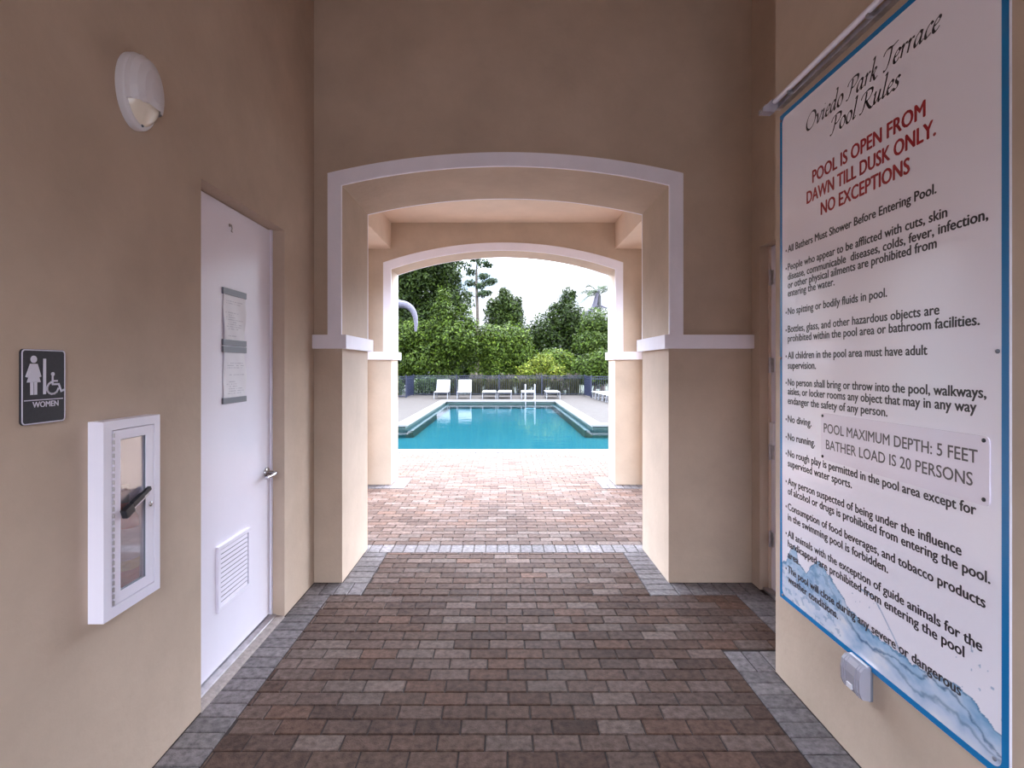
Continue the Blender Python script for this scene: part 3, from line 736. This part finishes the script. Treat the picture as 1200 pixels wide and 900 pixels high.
# title in a broad-nib italic hand; glyphs as pen strokes (x-height 1)
def ell(cx, cy, rx, ry, a0=100, n=22): return [(cx+rx*math.cos(R(a0+360*k/n)), cy+ry*math.sin(R(a0+360*k/n))) for k in range(n+1)]
PB = [(-.16,1.25), (0,1.6), (.5,1.78), (.98,1.66), (1.02,1.2), (.72,.86), (.34,.82)]; PS = [(.38,1.66), (.40,1.1), (.34,.45), (.20,0), (-.06,-.06)]
IT = [(0,.82), (.16,1.0), (.17,.55), (.16,.12), (.27,0), (.46,.18)]
BO = [(.62,.86), (.40,1.0), (.14,.72), (.09,.30), (.24,0), (.46,.22), (.63,.75)]
GL = {'O': ([ell(.78,.86,.66,.92)], 1.55), 'v': ([[(0,.85), (.14,1), (.30,.55), (.40,0), (.66,.42), (.80,.9), (.72,1.0)]], .92), 'i': ([IT, [(.20,1.42), (.25,1.50)]], .48),
 'e': ([[(.10,.48), (.40,.56), (.55,.80), (.40,1), (.16,.78), (.09,.36), (.20,.04), (.40,0), (.62,.22)]], .66),
 'd': ([BO, [(.44,2.0), (.66,1.94), (.65,1.0), (.62,.2), (.72,0), (.90,.18)]], .92), 'o': ([ell(.38,.5,.30,.52)], .80),
 'P': ([PS, PB], 1.08), 'R': ([PS, PB, [(.50,.84), (.80,.34), (1.08,0), (1.30,-.10), (1.5,.05)]], 1.36),
 'a': ([BO, [(.63,1), (.60,.2), (.70,0), (.88,.18)]], .90), 'r': ([[(0,.82), (.16,1.0), (.15,0)], [(.16,.55), (.34,.95), (.56,.95)]], .60),
 'k': ([[(.0,1.85), (.18,1.95), (.17,1), (.12,0)], [(.14,.42), (.40,.95), (.56,.84), (.42,.56), (.18,.48)], [(.32,.50), (.52,.06), (.66,-.08), (.86,.08)]], .84),
 'T': ([[(-.14,1.34), (.0,1.66), (.28,1.74), (.70,1.66), (1.18,1.80)], [(.62,1.66), (.62,.9), (.52,.25), (.34,-.04), (.12,-.02)]], 1.0),
 'c': ([[(.56,.82), (.40,1), (.14,.72), (.09,.30), (.24,0), (.56,.18)]], .62), 'l': ([[(.02,1.86), (.20,1.97), (.19,1), (.17,.15), (.28,0), (.46,.18)]], .48),
 'u': ([[(0,.82), (.14,1), (.13,.3), (.26,0), (.48,.28), (.62,1)], [(.62,1), (.60,.2), (.70,0), (.86,.18)]], .88),
 's': ([[(.52,.82), (.36,1), (.17,.85), (.22,.62), (.42,.40), (.42,.12), (.22,0), (.0,.14)]], .58), ' ': ([], .50)}
def spline(P, k=7):
    out = []
    for i in range(len(P)-1):
        p0, p1, p2, p3 = P[max(i-1,0)], P[i], P[i+1], P[min(i+2, len(P)-1)]
        for t in [j/k for j in range(k)]:
            out.append(tuple(.5*(2*p1[a]+(p2[a]-p0[a])*t+(2*p0[a]-5*p1[a]+4*p2[a]-p3[a])*t*t+(3*p1[a]-p0[a]-3*p2[a]+p3[a])*t**3) for a in (0, 1)))
    return out+[P[-1]]
def script(s, a, b, z, xh, name):
    strokes = []; x = 0
    for ch in s:
        st, adv = GL[ch]
        for P in st: strokes.append([(p[0]+x+.24*p[1], p[1]) for p in (spline(P) if len(P) > 2 else P)])
        x += adv
    xs = [p[0] for P in strokes for p in P]; x0, x1 = min(xs), max(xs); sx = (b-a)/(x1-x0)
    m = MB(); nib = Vector((math.cos(R(38)), math.sin(R(38))))*.125
    for P in strokes:
        Q = [Vector(p) for p in P]
        edge = []
        for i, p in enumerate(Q):
            d = (Q[min(i+1, len(Q)-1)]-Q[max(i-1, 0)]).normalized(); n_ = Vector((-d.y, d.x))
            w = max(abs(n_.dot(nib)), .042); edge.append((p+n_*w, p-n_*w))
        for (l1, r1), (l2, r2) in zip(edge, edge[1:]):
            m.face([(XT, BY1-a-(q.x-x0)*sx, z+q.y*xh) for q in (l1, l2, r2, r1)])
    m.build(name, M['ink'], board, recalc=False)
script('Oviedo Park Terrace', .245, 1.02, 2.706, .040, 'title_text')
script('Pool Rules', .425, .84, 2.609, .040, 'title_text')

for (s, z) in ((.012, BZ1-.03), (.012, 1.645), (BY1-BY0-.035, 1.645), (BY1-BY0-.045, BZ0+.045), (.03, BZ0+.02), (BY1-BY0-.03, BZ1-.03)):
    m = MB(); m.lathe([(.0065, 0), (.0065, -.0025), (.004, -.004), (0, -.004)], 14, BP(s, z, BXF-.0006), 'x'); m.build('screw', M['grey_plastic'], board)

# depth plaque screwed onto the board
pq = thing('depth_plaque', 'small grey plaque reading POOL MAXIMUM DEPTH fixed across the rules board', 'sign', BP(.78, 1.19))
PX = BXF-.0045
m = MB(); m.prism(rrect(BY1-1.20, BY1-.366, 1.190, 1.395, .016), 0, BXF-.001, PX); m.build('plate', M['plaque'], pq)
line('POOL MAXIMUM DEPTH: 5 FEET', .388, 1.161, 1.311,   .040, 'grey_ink', .016, 'lettering', pq, PX-.0004)
line('BATHER LOAD IS 20 PERSONS', .404, 1.144, 1.240,   .040, 'grey_ink', .016, 'lettering', pq, PX-.0004)
for (s, z) in ((.378, 1.383), (.378, 1.203), (1.182, 1.383), (1.182, 1.208)):
    m = MB(); m.lathe([(.0065, 0), (.0065, -.002), (.004, -.0035), (0, -.0035)], 12, BP(s, z, PX), 'x'); m.build('screw', M['black'], pq)

# slim tube light along the top of the board
tl = thing('tube_light', 'slim white tube light running along the top of the rules board', 'lamp', (XR, 2.1, 2.95))
m = MB(); m.tube([(XR-.045, .9, 2.953), (XR-.045, 2.78, 2.953)], .0125, 14); m.build('tube', M['white_metal'], tl)
m = MB(); m.bbox(XR-.028, XR, .9, 2.76, 2.922, 2.944, .003); m.build('channel', M['alum'], tl)
m = MB(); m.prism([(XR-.105, 2.905), (XR-.045, 2.902), (XR-.022, 2.935), (XR-.020, 2.972), (XR-.055, 2.968), (XR-.105, 2.925)], 1, 2.752, 2.80); m.build('end_cap', M['clear_plastic'], tl)
m = MB(); m.bbox(XR-.085, XR, 2.765, 2.79, 2.925, 2.948, .004); m.build('end_bracket', M['white_plastic'], tl)
for y in (1.3, 2.05, 2.62):
    m = MB(); m.bbox(XR-.05, XR, y-.008, y+.008, 2.928, 2.957, .003); m.build('clip', M['alum'], tl)

# weatherproof socket cover below the board
oc = thing('outlet_cover', 'smoky clear weatherproof outlet cover low on the right wall', 'outlet', (XR, 2.14, .305))
m = MB(); m.bbox(XR-.016, XR, 2.085, 2.20, .303, .437, .004); m.build('back_plate', M['grey_plastic'], oc)
m = MB()   # domed lid with ribs
sec = [(XR-.012, .306), (XR-.044, .312), (XR-.054, .335), (XR-.056, .385), (XR-.050, .418), (XR-.036, .434), (XR-.012, .436)]
m.prism(sec, 1, 2.083, 2.202)
for y in (2.098, 2.112, 2.172, 2.187): m.prism([(p[0]-.0025 if p[0] < XR-.02 else p[0], p[1]) for p in sec], 1, y-.0025, y+.0025)
m.build('lid', M['clear_plastic'], oc)
m = MB(); m.bbox(XR-.060, XR-.050, 2.128, 2.158, .325, .345, .003); m.build('latch', M['white_plastic'], oc)
m = MB(); m.tube([(XR-.016, 2.09, .432), (XR-.016, 2.195, .432)], .007, 10); m.build('hinge', M['white_plastic'], oc)

# ------------------------------------------------------------------ pool loungers
def make_lounger(raised):
    """local: foot end at y=0, head end at +y; 0.68 wide"""
    root = thing('pool_lounger', 'x', 'lounger', (0, 0, 0), 'white loungers round the pool')
    w, L, h = .33, 1.9, .34; hinge_y = 1.18
    ang = R(52) if raised else R(0); bl = L-hinge_y
    head = (hinge_y+bl*math.cos(ang), h+bl*math.sin(ang))
    m = MB()
    for sx in (-w, w):
        m.tube([(sx, 0, h-.01), (sx, hinge_y, h)], .022, 8)
    m.tube([(-w, 0, h-.01), (w, 0, h-.01)], .022, 8); m.tube([(-w, hinge_y, h), (w, hinge_y, h)], .02, 8)
    m.build('seat_frame', M['strap'], root)
    m = MB(); m.bbox(-w, w, .015, hinge_y-.01, h-.005, h+.025, .01)
    m.build('seat_sling', M['strap'], root)
    m = MB()
    for sx in (-w, w): m.tube([(sx, hinge_y, h), (sx, head[0], head[1])], .022, 8)
    m.tube([(-w, head[0], head[1]), (w, head[0], head[1])], .022, 8)
    MT = Matrix.Translation((0, hinge_y, h)) @ Matrix.Rotation(ang, 4, 'X')
    m.bbox(-w, w, .02, bl, -.005, .025, .01, mtx=MT)
    m.build('backrest', M['strap'], root)
    for (lx, ly, dy) in ((-w, .10, -.05), (w, .10, -.05), (-w, 1.28, .10), (w, 1.28, .10)):
        m = MB(); m.tube([(lx, ly, h-.01), (lx, ly+dy, .0)], .022, 8); m.build('leg', M['strap'], root)
    if not raised:
        for sx in (-w, w): m = MB(); m.tube([(sx, hinge_y, h), (sx, 1.35, h)], .02, 8); m.build('side_rail', M['strap'], root)
    return root
lr = make_lounger(True); lf = make_lounger(False)
YF = 26.6
far = [((516.4-589.5)/632, True, 'white lounger with raised back farthest left across the pool'),
       ((543.5-589.5)/632, True, 'white lounger with raised back, second from left across the pool'),
       ((573.3-589.5)/632, False, 'flat white lounger right beside the pair with raised backs'),
       ((591.0-589.5)/632, False, 'flat white lounger left of the pool ladder'),
       ((619.0-589.5)/632, False, 'flat white lounger directly behind the pool ladder'),
       ((648.5-589.5)/632, False, 'flat white lounger right of the pool ladder, farthest right on the back edge')]
used = set()
def place(kind, loc, rz, label):
    src = lr if kind else lf
    o = src if kind not in used else copy_tree(src)
    used.add(kind); o.location = loc; o.rotation_euler = (0, 0, rz); o['label'] = label
for (t, k, lab) in far: place(k, (t*YF*1.01, YF+.25, .0), R(random.uniform(-2, 2)), lab)
names = ['nearest', 'second nearest', 'middle', 'second farthest', 'farthest']
for i, y in enumerate((23.9, 24.8, 25.7, 26.5, 27.3)):
    place(False, (4.62-.02*i, y, 0), R(-90+random.uniform(-2, 2)), 'flat white lounger on the right pool deck, %s of its row' % names[i])

# ------------------------------------------------------------------ fence
fence = thing('metal_fence', 'navy metal picket fence running behind the pool deck', 'fence', (0, 30.3, 0))
FH = 1.12
runs = [((-14, 28), (-5.03, 28)), ((-5.03, 28), (-5.03, 30.3)), ((-5.03, 30.3), (4.58, 30.3)), ((4.58, 30.3), (4.58, 28)), ((4.58, 28), (14, 28))]
posts = set()
for (a, b) in runs:
    a = Vector(a); b = Vector(b); L_ = (b-a).length; d = (b-a)/L_; npan = max(1, round(L_/2.4))
    for k in range(npan+1):
        p = a+d*L_*k/npan; posts.add((round(p.x, 3), round(p.y, 3)))
    for k in range(npan):
        p = a+d*L_*k/npan; q = a+d*L_*(k+1)/npan; m = MB(); A_ = math.atan2(d.y, d.x); MT = Matrix.Translation((p.x, p.y, 0)) @ Matrix.Rotation(A_, 4, 'Z'); l = (q-p).length
        for z in (.08, FH-.14, FH-.02): m.box(0, l, -.014, .014, z-.018, z+.018, mtx=MT)
        n = round(l/(.105 if abs(d.x) > .5 else .045))
        for i in range(1, n): m.box(l*i/n-.009, l*i/n+.009, -.009, .009, .05, FH-.01, mtx=MT)
        m.build('picket_panel', M['navy'], fence)
for (x, y) in sorted(posts):
    m = MB(); m.box(x-.032, x+.032, y-.032, y+.032, 0, FH+.03); m.prism([(x-.04, y-.04), (x+.04, y-.04), (x+.04, y+.04), (x-.04, y+.04)], 2, FH+.03, FH+.05); m.build('post', M['navy'], fence)

# ------------------------------------------------------------------ planting
def leaves(m, blobs, size, pal, rnd, flat=.35, dens=1.0):
    """clusters of leaves over the shell of each blob (cx, cy, cz, rx, ry, rz, count)"""
    for (cx, cy, cz, rx, ry, rz, n) in blobs:
        for _ in range(int(n*dens*1.5)):
            while True:
                v = Vector((rnd.gauss(0,1), rnd.gauss(0,1), rnd.gauss(0,1)))
                if v.length > .1: break
            v.normalize()
            lump = 1+.38*NZ.noise(v*2.6+Vector((cx, cy, cz)))+.18*NZ.noise(v*7+Vector((cz, cx, cy)))
            rr = lump*(1-.55*rnd.random()**2.2)
            p = Vector((cx+v.x*rx*rr, cy+v.y*ry*rr, cz+v.z*rz*rr))
            if p.z < .05: continue
            nrm = (v+Vector((rnd.gauss(0,.6), rnd.gauss(0,.6), rnd.gauss(0,.6)+flat))).normalized()
            t = nrm.cross(Vector((rnd.gauss(0,1), rnd.gauss(0,1), rnd.gauss(0,1)))).normalized(); b = nrm.cross(t)
            s = size*.78*rnd.uniform(.6, 1.35); c = rnd.choice(pal); k = rnd.uniform(.5, 1.5); c = tuple(q*k for q in c)
            bend = nrm*s*.25
            m.mesh([p-t*s, p-b*s*.45-bend*.2, p+t*s-bend, p+b*s*.45-bend*.2], [(0, 1, 2), (0, 2, 3)], c)
DARKG = [(0.0108, 0.019, 0.0031), (0.0141, 0.0237, 0.0042), (0.0183, 0.0292, 0.0047), (0.0116, 0.0205, 0.0052), (0.0216, 0.0332, 0.0057)]
MIDG = [(0.0218, 0.0372, 0.0048), (0.0283, 0.0465, 0.0062), (0.0359, 0.0558, 0.0069), (0.0196, 0.033, 0.0048), (0.0435, 0.063, 0.0083)]
VINE = [(0.0413, 0.0706, 0.007), (0.0537, 0.0875, 0.0087), (0.0688, 0.1033, 0.0113), (0.0344, 0.0575, 0.0066), (0.0826, 0.1124, 0.0131)]
YELG = [(0.09, 0.1111, 0.0108), (0.114, 0.1287, 0.0135), (0.066, 0.0936, 0.0099), (0.132, 0.1462, 0.0203), (0.051, 0.0761, 0.009)]
OLIVE = [(0.037, 0.0376, 0.0103), (0.0475, 0.0451, 0.0137), (0.0264, 0.0311, 0.0075), (0.0581, 0.0502, 0.0206), (0.0396, 0.0426, 0.012)]
def tree(name, label, cat, x, y, blobs, pal, size, trunk=.18, top=None, group=None, seed=1, dens=1.0, limbs=5):
    rnd = random.Random(seed); root = thing(name, label, cat, (x, y, 0), group)
    top = top or max(b[2] for b in blobs)
    if trunk:
        m = MB(); m.tube([(x, y, -.1), (x+.08, y, top*.3), (x-.06, y+.05, top*.62), (x+.03, y, top)], [trunk, trunk*.8, trunk*.55, trunk*.2], 8)
        for k in range(limbs):
            b = rnd.choice(blobs); z = top*rnd.uniform(.3, .7)
            m.tube([(x, y, z), (x+(b[0]-x)*.5, y+(b[1]-y)*.5, z+(b[2]-z)*.6+.1), (b[0], b[1], b[2])], [trunk*.4, trunk*.28, trunk*.1], 6)
        m.build('trunk', M['bark'], root)
    m = MB(); leaves(m, blobs, size, pal, rnd, dens=dens); m.build('foliage', M['leaf'], root, recalc=False)
    return root
def rb(rnd, cx, cy, cz, sx, sy, sz, n, r0, r1, cnt):
    """n random blobs scattered in an ellipsoid"""
    out = []
    for _ in range(n):
        v = Vector((rnd.uniform(-1,1), rnd.uniform(-1,1), rnd.uniform(-1,1)))
        if v.length > 1: v.normalize()
        r = rnd.uniform(r0, r1); out.append((cx+v.x*sx, cy+v.y*sy, cz+v.z*sz, r*1.1, r, r*.9, int(cnt*r*r)))
    return out
rn = random.Random(5)
G = 'trees and shrubs behind the fence'
def atx(px, y): return (px-589.5)/632*y
def atz(py, y): return 1.6+(430-py)/632*y
# tall dark tree on the left, with a second one nearer hung with vines
tree('oak_tree', 'tall dark tree filling the upper left of the far arch', 'tree', atx(480, 37), 37,
     rb(rn, atx(485, 37), 37, atz(340, 37), 2.7, 1.3, 3.4, 26, 1.1, 1.8, 620)+[(atx(482,37),36.6,atz(322,37),1.6,1.2,1.4,1800), (atx(505,37),36.6,atz(318,37),1.6,1.2,1.5,1800), (atx(522,37),36.8,atz(325,37),1.2,1.1,1.4,1500), (atx(470,37),36.6,atz(345,37),1.3,1.1,1.4,1400)], DARKG+MIDG[:2], .17, .32, atz(300, 37), G, 2)
tree('vine_draped_tree', 'bright vine-draped tree left of the pool, behind the fence', 'tree', atx(512, 33.5), 33.5,
     rb(rn, atx(508, 33.5), 33.5, atz(412, 33.5), 2.3, .8, 1.9, 16, .8, 1.2, 800) + [(atx(520, 33.5), 33.2, atz(380, 33.5), .7, .6, 2.1, 1800), (atx(545, 33.5), 33.2, atz(388, 33.5), .75, .6, 1.5, 1500)], MIDG+VINE[:3], .13, .2, atz(370, 33.5), G, 3)
tree('screening_tree', 'deep green tree at the left edge of the far arch', 'tree', atx(462, 35), 35,
     rb(rn, atx(466, 35), 35, atz(405, 35), 1.7, 1, 2.6, 12, .9, 1.4, 650), DARKG, .15, .2, atz(370, 35), G, 4)
# slender pine with sparse clumps
px, py_ = atx(559, 44), 44
root = thing('pine_tree', 'thin bare-trunked pine with sparse clumps against the sky', 'tree', (px, py_, 0), G)
m = MB(); top = atz(296, 44)
m.tube([(px, py_, 0), (px+.05, py_, top*.5), (px-.05, py_, top*.8), (px+.02, py_, top)], [.17, .14, .1, .04], 8); cl = []
for (bx, by, r) in ((545, 310, .75), (552, 318, .55), (566, 309, .6), (573, 311, .45), (567, 324, .5), (572, 331, .55), (563, 336, .45), (551, 331, .5), (577, 329, .4), (566, 345, .55), (549, 345, .45), (556, 303, .6), (571, 343, .4)):
    b = (atx(bx, 44), 44+rn.uniform(-.4, .4), atz(by, 44)); cl.append((*b, r*.95, r*.8, r*.55, int(230*r)))
    m.tube([(px, py_, b[2]-.25), (b[0], b[1], b[2])], [.04, .02], 5)
m.build('trunk', M['bark'], root); m = MB(); leaves(m, cl, .15, [(.026,.042,.016), (.036,.052,.02), (.02,.036,.015)], random.Random(8)); m.build('foliage', M['leaf'], root, recalc=False)
tree('cedar_tree', 'bushy mid green tree with pointed top right of the pine', 'tree', atx(591, 41), 41,
     [(atx(592,41),41,atz(358,41),.75,.8,1.2,1100), (atx(585,41),41,atz(370,41),1.1,.9,1.1,1300), (atx(601,41),41,atz(372,41),.9,.9,1.1,1200), (atx(594,41),41,atz(392,41),1.8,1.2,1.4,2000), (atx(606,41),41,atz(360,41),.4,.4,.8,350), (atx(590,41),41,atz(345,41),.3,.3,.5,260), (atx(578,41),41,atz(360,41),.5,.5,.7,400)],
     MIDG[:4]+DARKG[2:], .15, .2, atz(345, 41), G, 9)
tree('vine_mound', 'light green vine-covered mound right of the vine-draped tree', 'shrub', atx(590, 34), 34,
     [(atx(573,34),34,atz(402,34),1.1,.9,1.2,2200), (atx(592,34),34,atz(408,34),1.35,1,1.5,3000), (atx(607,34),34,atz(406,34),.95,.9,1.2,1900), (atx(583,34),34,atz(430,34),1.7,.9,1.3,2600), (atx(615,34),34,atz(425,34),.9,.9,1.2,1700)],
     VINE+MIDG[:3], .12, .14, atz(400, 34), G, 10)
tree('broadleaf_tree', 'dark bushy tree rising right of the sky gap', 'tree', atx(662, 37.5), 37.5,
     [(atx(662,37.5),37.5,atz(372,37.5),1.3,1,1.2,1500), (atx(642,37.5),37.5,atz(388,37.5),1.2,1,1.2,1500), (atx(675,37.5),37.5,atz(382,37.5),1.2,1,1.1,1300), (atx(652,37.5),37.5,atz(408,37.5),1.9,1.2,1.6,2400), (atx(684,37.5),37.5,atz(402,37.5),1.5,1.2,1.5,1900), (atx(665,37.5),37.5,atz(350,37.5),.5,.5,.75,330), (atx(657,37.5),37.5,atz(361,37.5),.65,.6,.5,330), (atx(671,37.5),37.5,atz(346,37.5),.3,.3,.35,120), (atx(625,37.5),37.5,atz(396,37.5),.8,.8,.9,800)],
     DARKG+MIDG[:2], .14, .22, atz(352, 37.5), G, 12)
tree('hedge_tree', 'green tree at the right edge of the far arch below the palm', 'tree', atx(706, 35), 35,
     rb(rn, atx(708, 35), 35, atz(405, 35), 1.2, .8, 1.7, 10, .7, 1.1, 800), MIDG+VINE[:1], .13, .16, atz(385, 35), G, 13)
tree('yellow_shrub', 'yellow green shrub in front of the dark tree, centre of the fence', 'shrub', atx(635, 32), 32,
     [(atx(622,32),32,atz(436,32),.75,.6,.5,1300), (atx(636,32),32,atz(428,32),.75,.6,.65,1500), (atx(648,32),31.8,atz(436,32),.7,.5,.5,1200), (atx(628,32),32,atz(445,32),1.2,.6,.5,1500)], YELG, .10, .07, atz(430, 32), G, 14, limbs=3)
tree('weeping_shrub', 'rounded green shrub right of the yellow green one', 'shrub', atx(655, 33.2), 33.2,
     [(atx(652,33.2),33.2,atz(424,33.2),1.2,.8,.8,2000), (atx(664,33.2),33.2,atz(434,33.2),.8,.7,.9,1300)], VINE[:4]+YELG[:1], .11, .09, atz(425, 33.2), G, 15, limbs=3)
tree('low_shrub', 'low mid green shrub near the right end of the fence', 'shrub', atx(696, 31.6), 31.6,
     [(atx(688,31.6),31.6,atz(430,31.6),.9,.7,.7,1600), (atx(704,31.6),31.6,atz(426,31.6),.9,.7,.8,1600), (atx(695,31.6),31.6,atz(440,31.6),1.3,.7,.6,1600)], VINE[:2]+MIDG, .11, .09, atz(430, 31.6), G, 16, limbs=3)
# hedges and grasses just behind the fence
tree('clipped_hedge', 'low clipped light green hedge behind the left end of the fence', 'hedge', atx(505, 31), 31.0,
     [(atx(490+9*k, 31), 31.0, .55, .5, .4, .55, 800) for k in range(5)], [(.036,.058,.018), (.044,.07,.022), (.028,.048,.014)], .07, .04, .5, G, 17, limbs=4)
tree('side_hedge', 'clipped hedge strip left of the fence corner', 'hedge', atx(462, 28.8), 28.8,
     [(atx(439+8*k, 28.8), 28.85, .55, .5, .35, .55, 700) for k in range(4)], [(.036,.058,.018), (.044,.07,.022), (.028,.048,.014)], .07, .04, .5, G, 18, limbs=4)
def grass_clump(px, y, label, seed, h=1.0):
    rnd = random.Random(seed); x = atx(px, y); root = thing('ornamental_grass', label, 'plant', (x, y, 0), 'ornamental grasses behind the fence', 'thing')
    m = MB()
    for _ in range(420):
        a = rnd.uniform(0, 2*math.pi); l = h*rnd.uniform(.6, 1.1); o = rnd.uniform(.05, .45); b = Vector((x+rnd.gauss(0,.16), y+rnd.gauss(0,.12), 0))
        mid = b+Vector((math.cos(a)*o*.4, math.sin(a)*o*.4, l*.65)); tip = b+Vector((math.cos(a)*o, math.sin(a)*o, l*rnd.uniform(.85, 1))); w = Vector((-math.sin(a), math.cos(a), 0))*.012
        c = rnd.choice(OLIVE); m.mesh([b-w, b+w, mid+w, mid-w, tip], [(0,1,2,3), (3,2,4)], c)
    m.build('blades', M['leaf'], root, recalc=False)
    m = MB()
    for _ in range(60):
        a = rnd.uniform(0, 2*math.pi); o = rnd.uniform(.1, .4); p = Vector((x+math.cos(a)*o, y+math.sin(a)*o*.7, h*rnd.uniform(.8, 1.1))); d = Vector((math.cos(a)*.08, math.sin(a)*.08, .12)); w = Vector((.02, 0, 0))
        m.mesh([p-w, p+d*.3+w, p+d, p-d*.2+w], [(0,1,2), (0,1,3)], rnd.choice([(.085,.07,.055), (.07,.057,.046), (.06,.055,.033)]))
    m.build('seed_heads', M['leaf'], root, recalc=False)
gl = ['left of the second raised lounger', 'right of the second raised lounger', 'behind the first flat lounger', 'behind the flat lounger left of the ladder', 'behind the pool ladder', 'just right of the pool ladder', 'behind the rightmost flat lounger', 'beside the right fence corner']
for i, p in enumerate((528, 558, 576, 594, 613, 632, 652, 672)):
    grass_clump(p, 30.9+.15*(i % 3), 'clump of olive ornamental grass behind the fence, '+gl[i], 30+i, .95+.12*(i % 2))
# background tree line so the gaps between the crowns stay green low down
for i, (p, w, h) in enumerate(((545, 2.6, 3.4), (430, 3.5, 6.0), (520, 4.5, 6.5), (585, 3.0, 4.2), (640, 3.2, 3.4), (700, 3.5, 4.2), (770, 4.0, 5.0), (350, 4.0, 6.0))):
    y = 47+3.5*(i % 3); x = atx(p, y)
    tree('woodland_tree', ['low dark woodland tree at the foot of the pine', 'dark woodland tree far left beyond the tall dark tree', 'dark woodland tree behind the vine-draped tree', 'dark woodland tree behind the light vine mound', 'dark woodland tree at the foot of the sky gap', 'dark woodland tree behind the palm', 'dark woodland tree farthest right of the background tree line', 'dark woodland tree farthest left of the background tree line'][i], 'tree', x, y,
         rb(rn, x, y, h*.5, w*.7, 1.2, h*.42, 9, 1.3, 1.9, 300), DARKG[:3], .22, .2, h*.8, G, 60+i)

# palms
def frond(m, base, direc, L_, droop, rnd, pal, wid=.5, n=26, thick=.022):
    d = Vector(direc).normalized(); side = d.cross(Vector((0,0,1))).normalized(); P = []
    for i in range(n+1):
        t = i/n; P.append(Vector(base)+d*L_*t*(1-.18*t*droop)+Vector((0,0,-droop*L_*.55*t*t)))
    m.tube(P, [thick*(1-.8*i/n) for i in range(n+1)], 6, pal[0])
    for i in range(3, n+1):
        t = i/n; w = wid*math.sin(math.pi*min(1, .12+t*.85))**.7; dd = (P[i]-P[i-1]).normalized()
        for s in (-1, 1):
            for q in range(2):
                o = (side*s*w+dd*w*.55+Vector((0,0,rnd.uniform(-.45, .30)*w))); tip = P[i]+o*rnd.uniform(.8, 1.1); nw = dd*.018
                m.mesh([P[i]-nw, P[i]+nw, P[i]+o*.55+nw, tip], [(0,1,2), (0,2,3)], tuple(c*rnd.uniform(.8, 1.2) for c in rnd.choice(pal)))
def palm(px, y, ztop, label, seed, fr, dry, trunk_r=.13):
    rnd = random.Random(seed); x = atx(px, y); root = thing('palm_tree', label, 'palm', (x, y, 0), 'palms beside the pool')
    m = MB(); m.tube([(x, y, -.1), (x+.03, y, ztop*.5), (x, y, ztop)], [trunk_r*1.3, trunk_r, trunk_r*.9], 12); m.build('trunk', M['palm_bark'], root)
    for (a, el, L_, dr) in fr:
        m = MB(); d = (math.cos(R(a))*math.cos(R(el)), math.sin(R(a))*math.cos(R(el)), math.sin(R(el))); frond(m, (x, y, ztop), d, L_, dr, rnd, [(.028,.045,.016), (.038,.055,.02), (.02,.034,.011)]); m.build('frond', M['leaf'], root, recalc=False)
    for (pts, r0, r1) in dry:
        m = MB(); Q = [Vector(p) for p in pts]; n = len(Q)
        m.tube(Q, [r0+(r1-r0)*(i/(n-1))**1.5 for i in range(n)], 10)
        m.build('withered_frond', M['dry_frond'], root)
yL = 24.0
hook = [(atx(p[0], yL), yL, atz(p[1], yL)) for p in spline([(452,357), (462,356), (470,356.5), (477,358), (483,363), (486.5,371), (487.5,380), (487,388.5)], 4)]
palm(447, yL, atz(352, yL), 'palm left of the pool with pale grey drooping frond showing past the pillar', 71, [(100, 55, 2.2, .9), (170, 45, 2.2, 1.0), (240, 50, 2.0, 1.0), (200, 70, 1.8, .7)], [(hook, .20, .05)])
yR = 39.6
stub = [(atx(p[0], yR), yR, atz(p[1], yR)) for p in spline([(686,392), (687,378), (690,366), (696,360), (703,358.5), (711,361)], 4)]
stub2 = [(atx(p[0], yR), yR-.1, atz(p[1], yR)) for p in spline([(693,366), (697,356), (699,347), (702,340)], 4)]
palm(702, yR, atz(346, yR), 'palm at the upper right of the far arch with greyish bent fronds', 72, [(178, 30, 2.0, .7), (165, 60, 2.2, .8), (190, 10, 1.7, .9), (20, 40, 2.6, 1.0), (60, 60, 2.6, .9), (230, 35, 2.2, 1.0), (330, 45, 2.6, 1.0), (120, 45, 2.2, .9)], [(stub, .22, .05), (stub2, .20, .07)], .17)
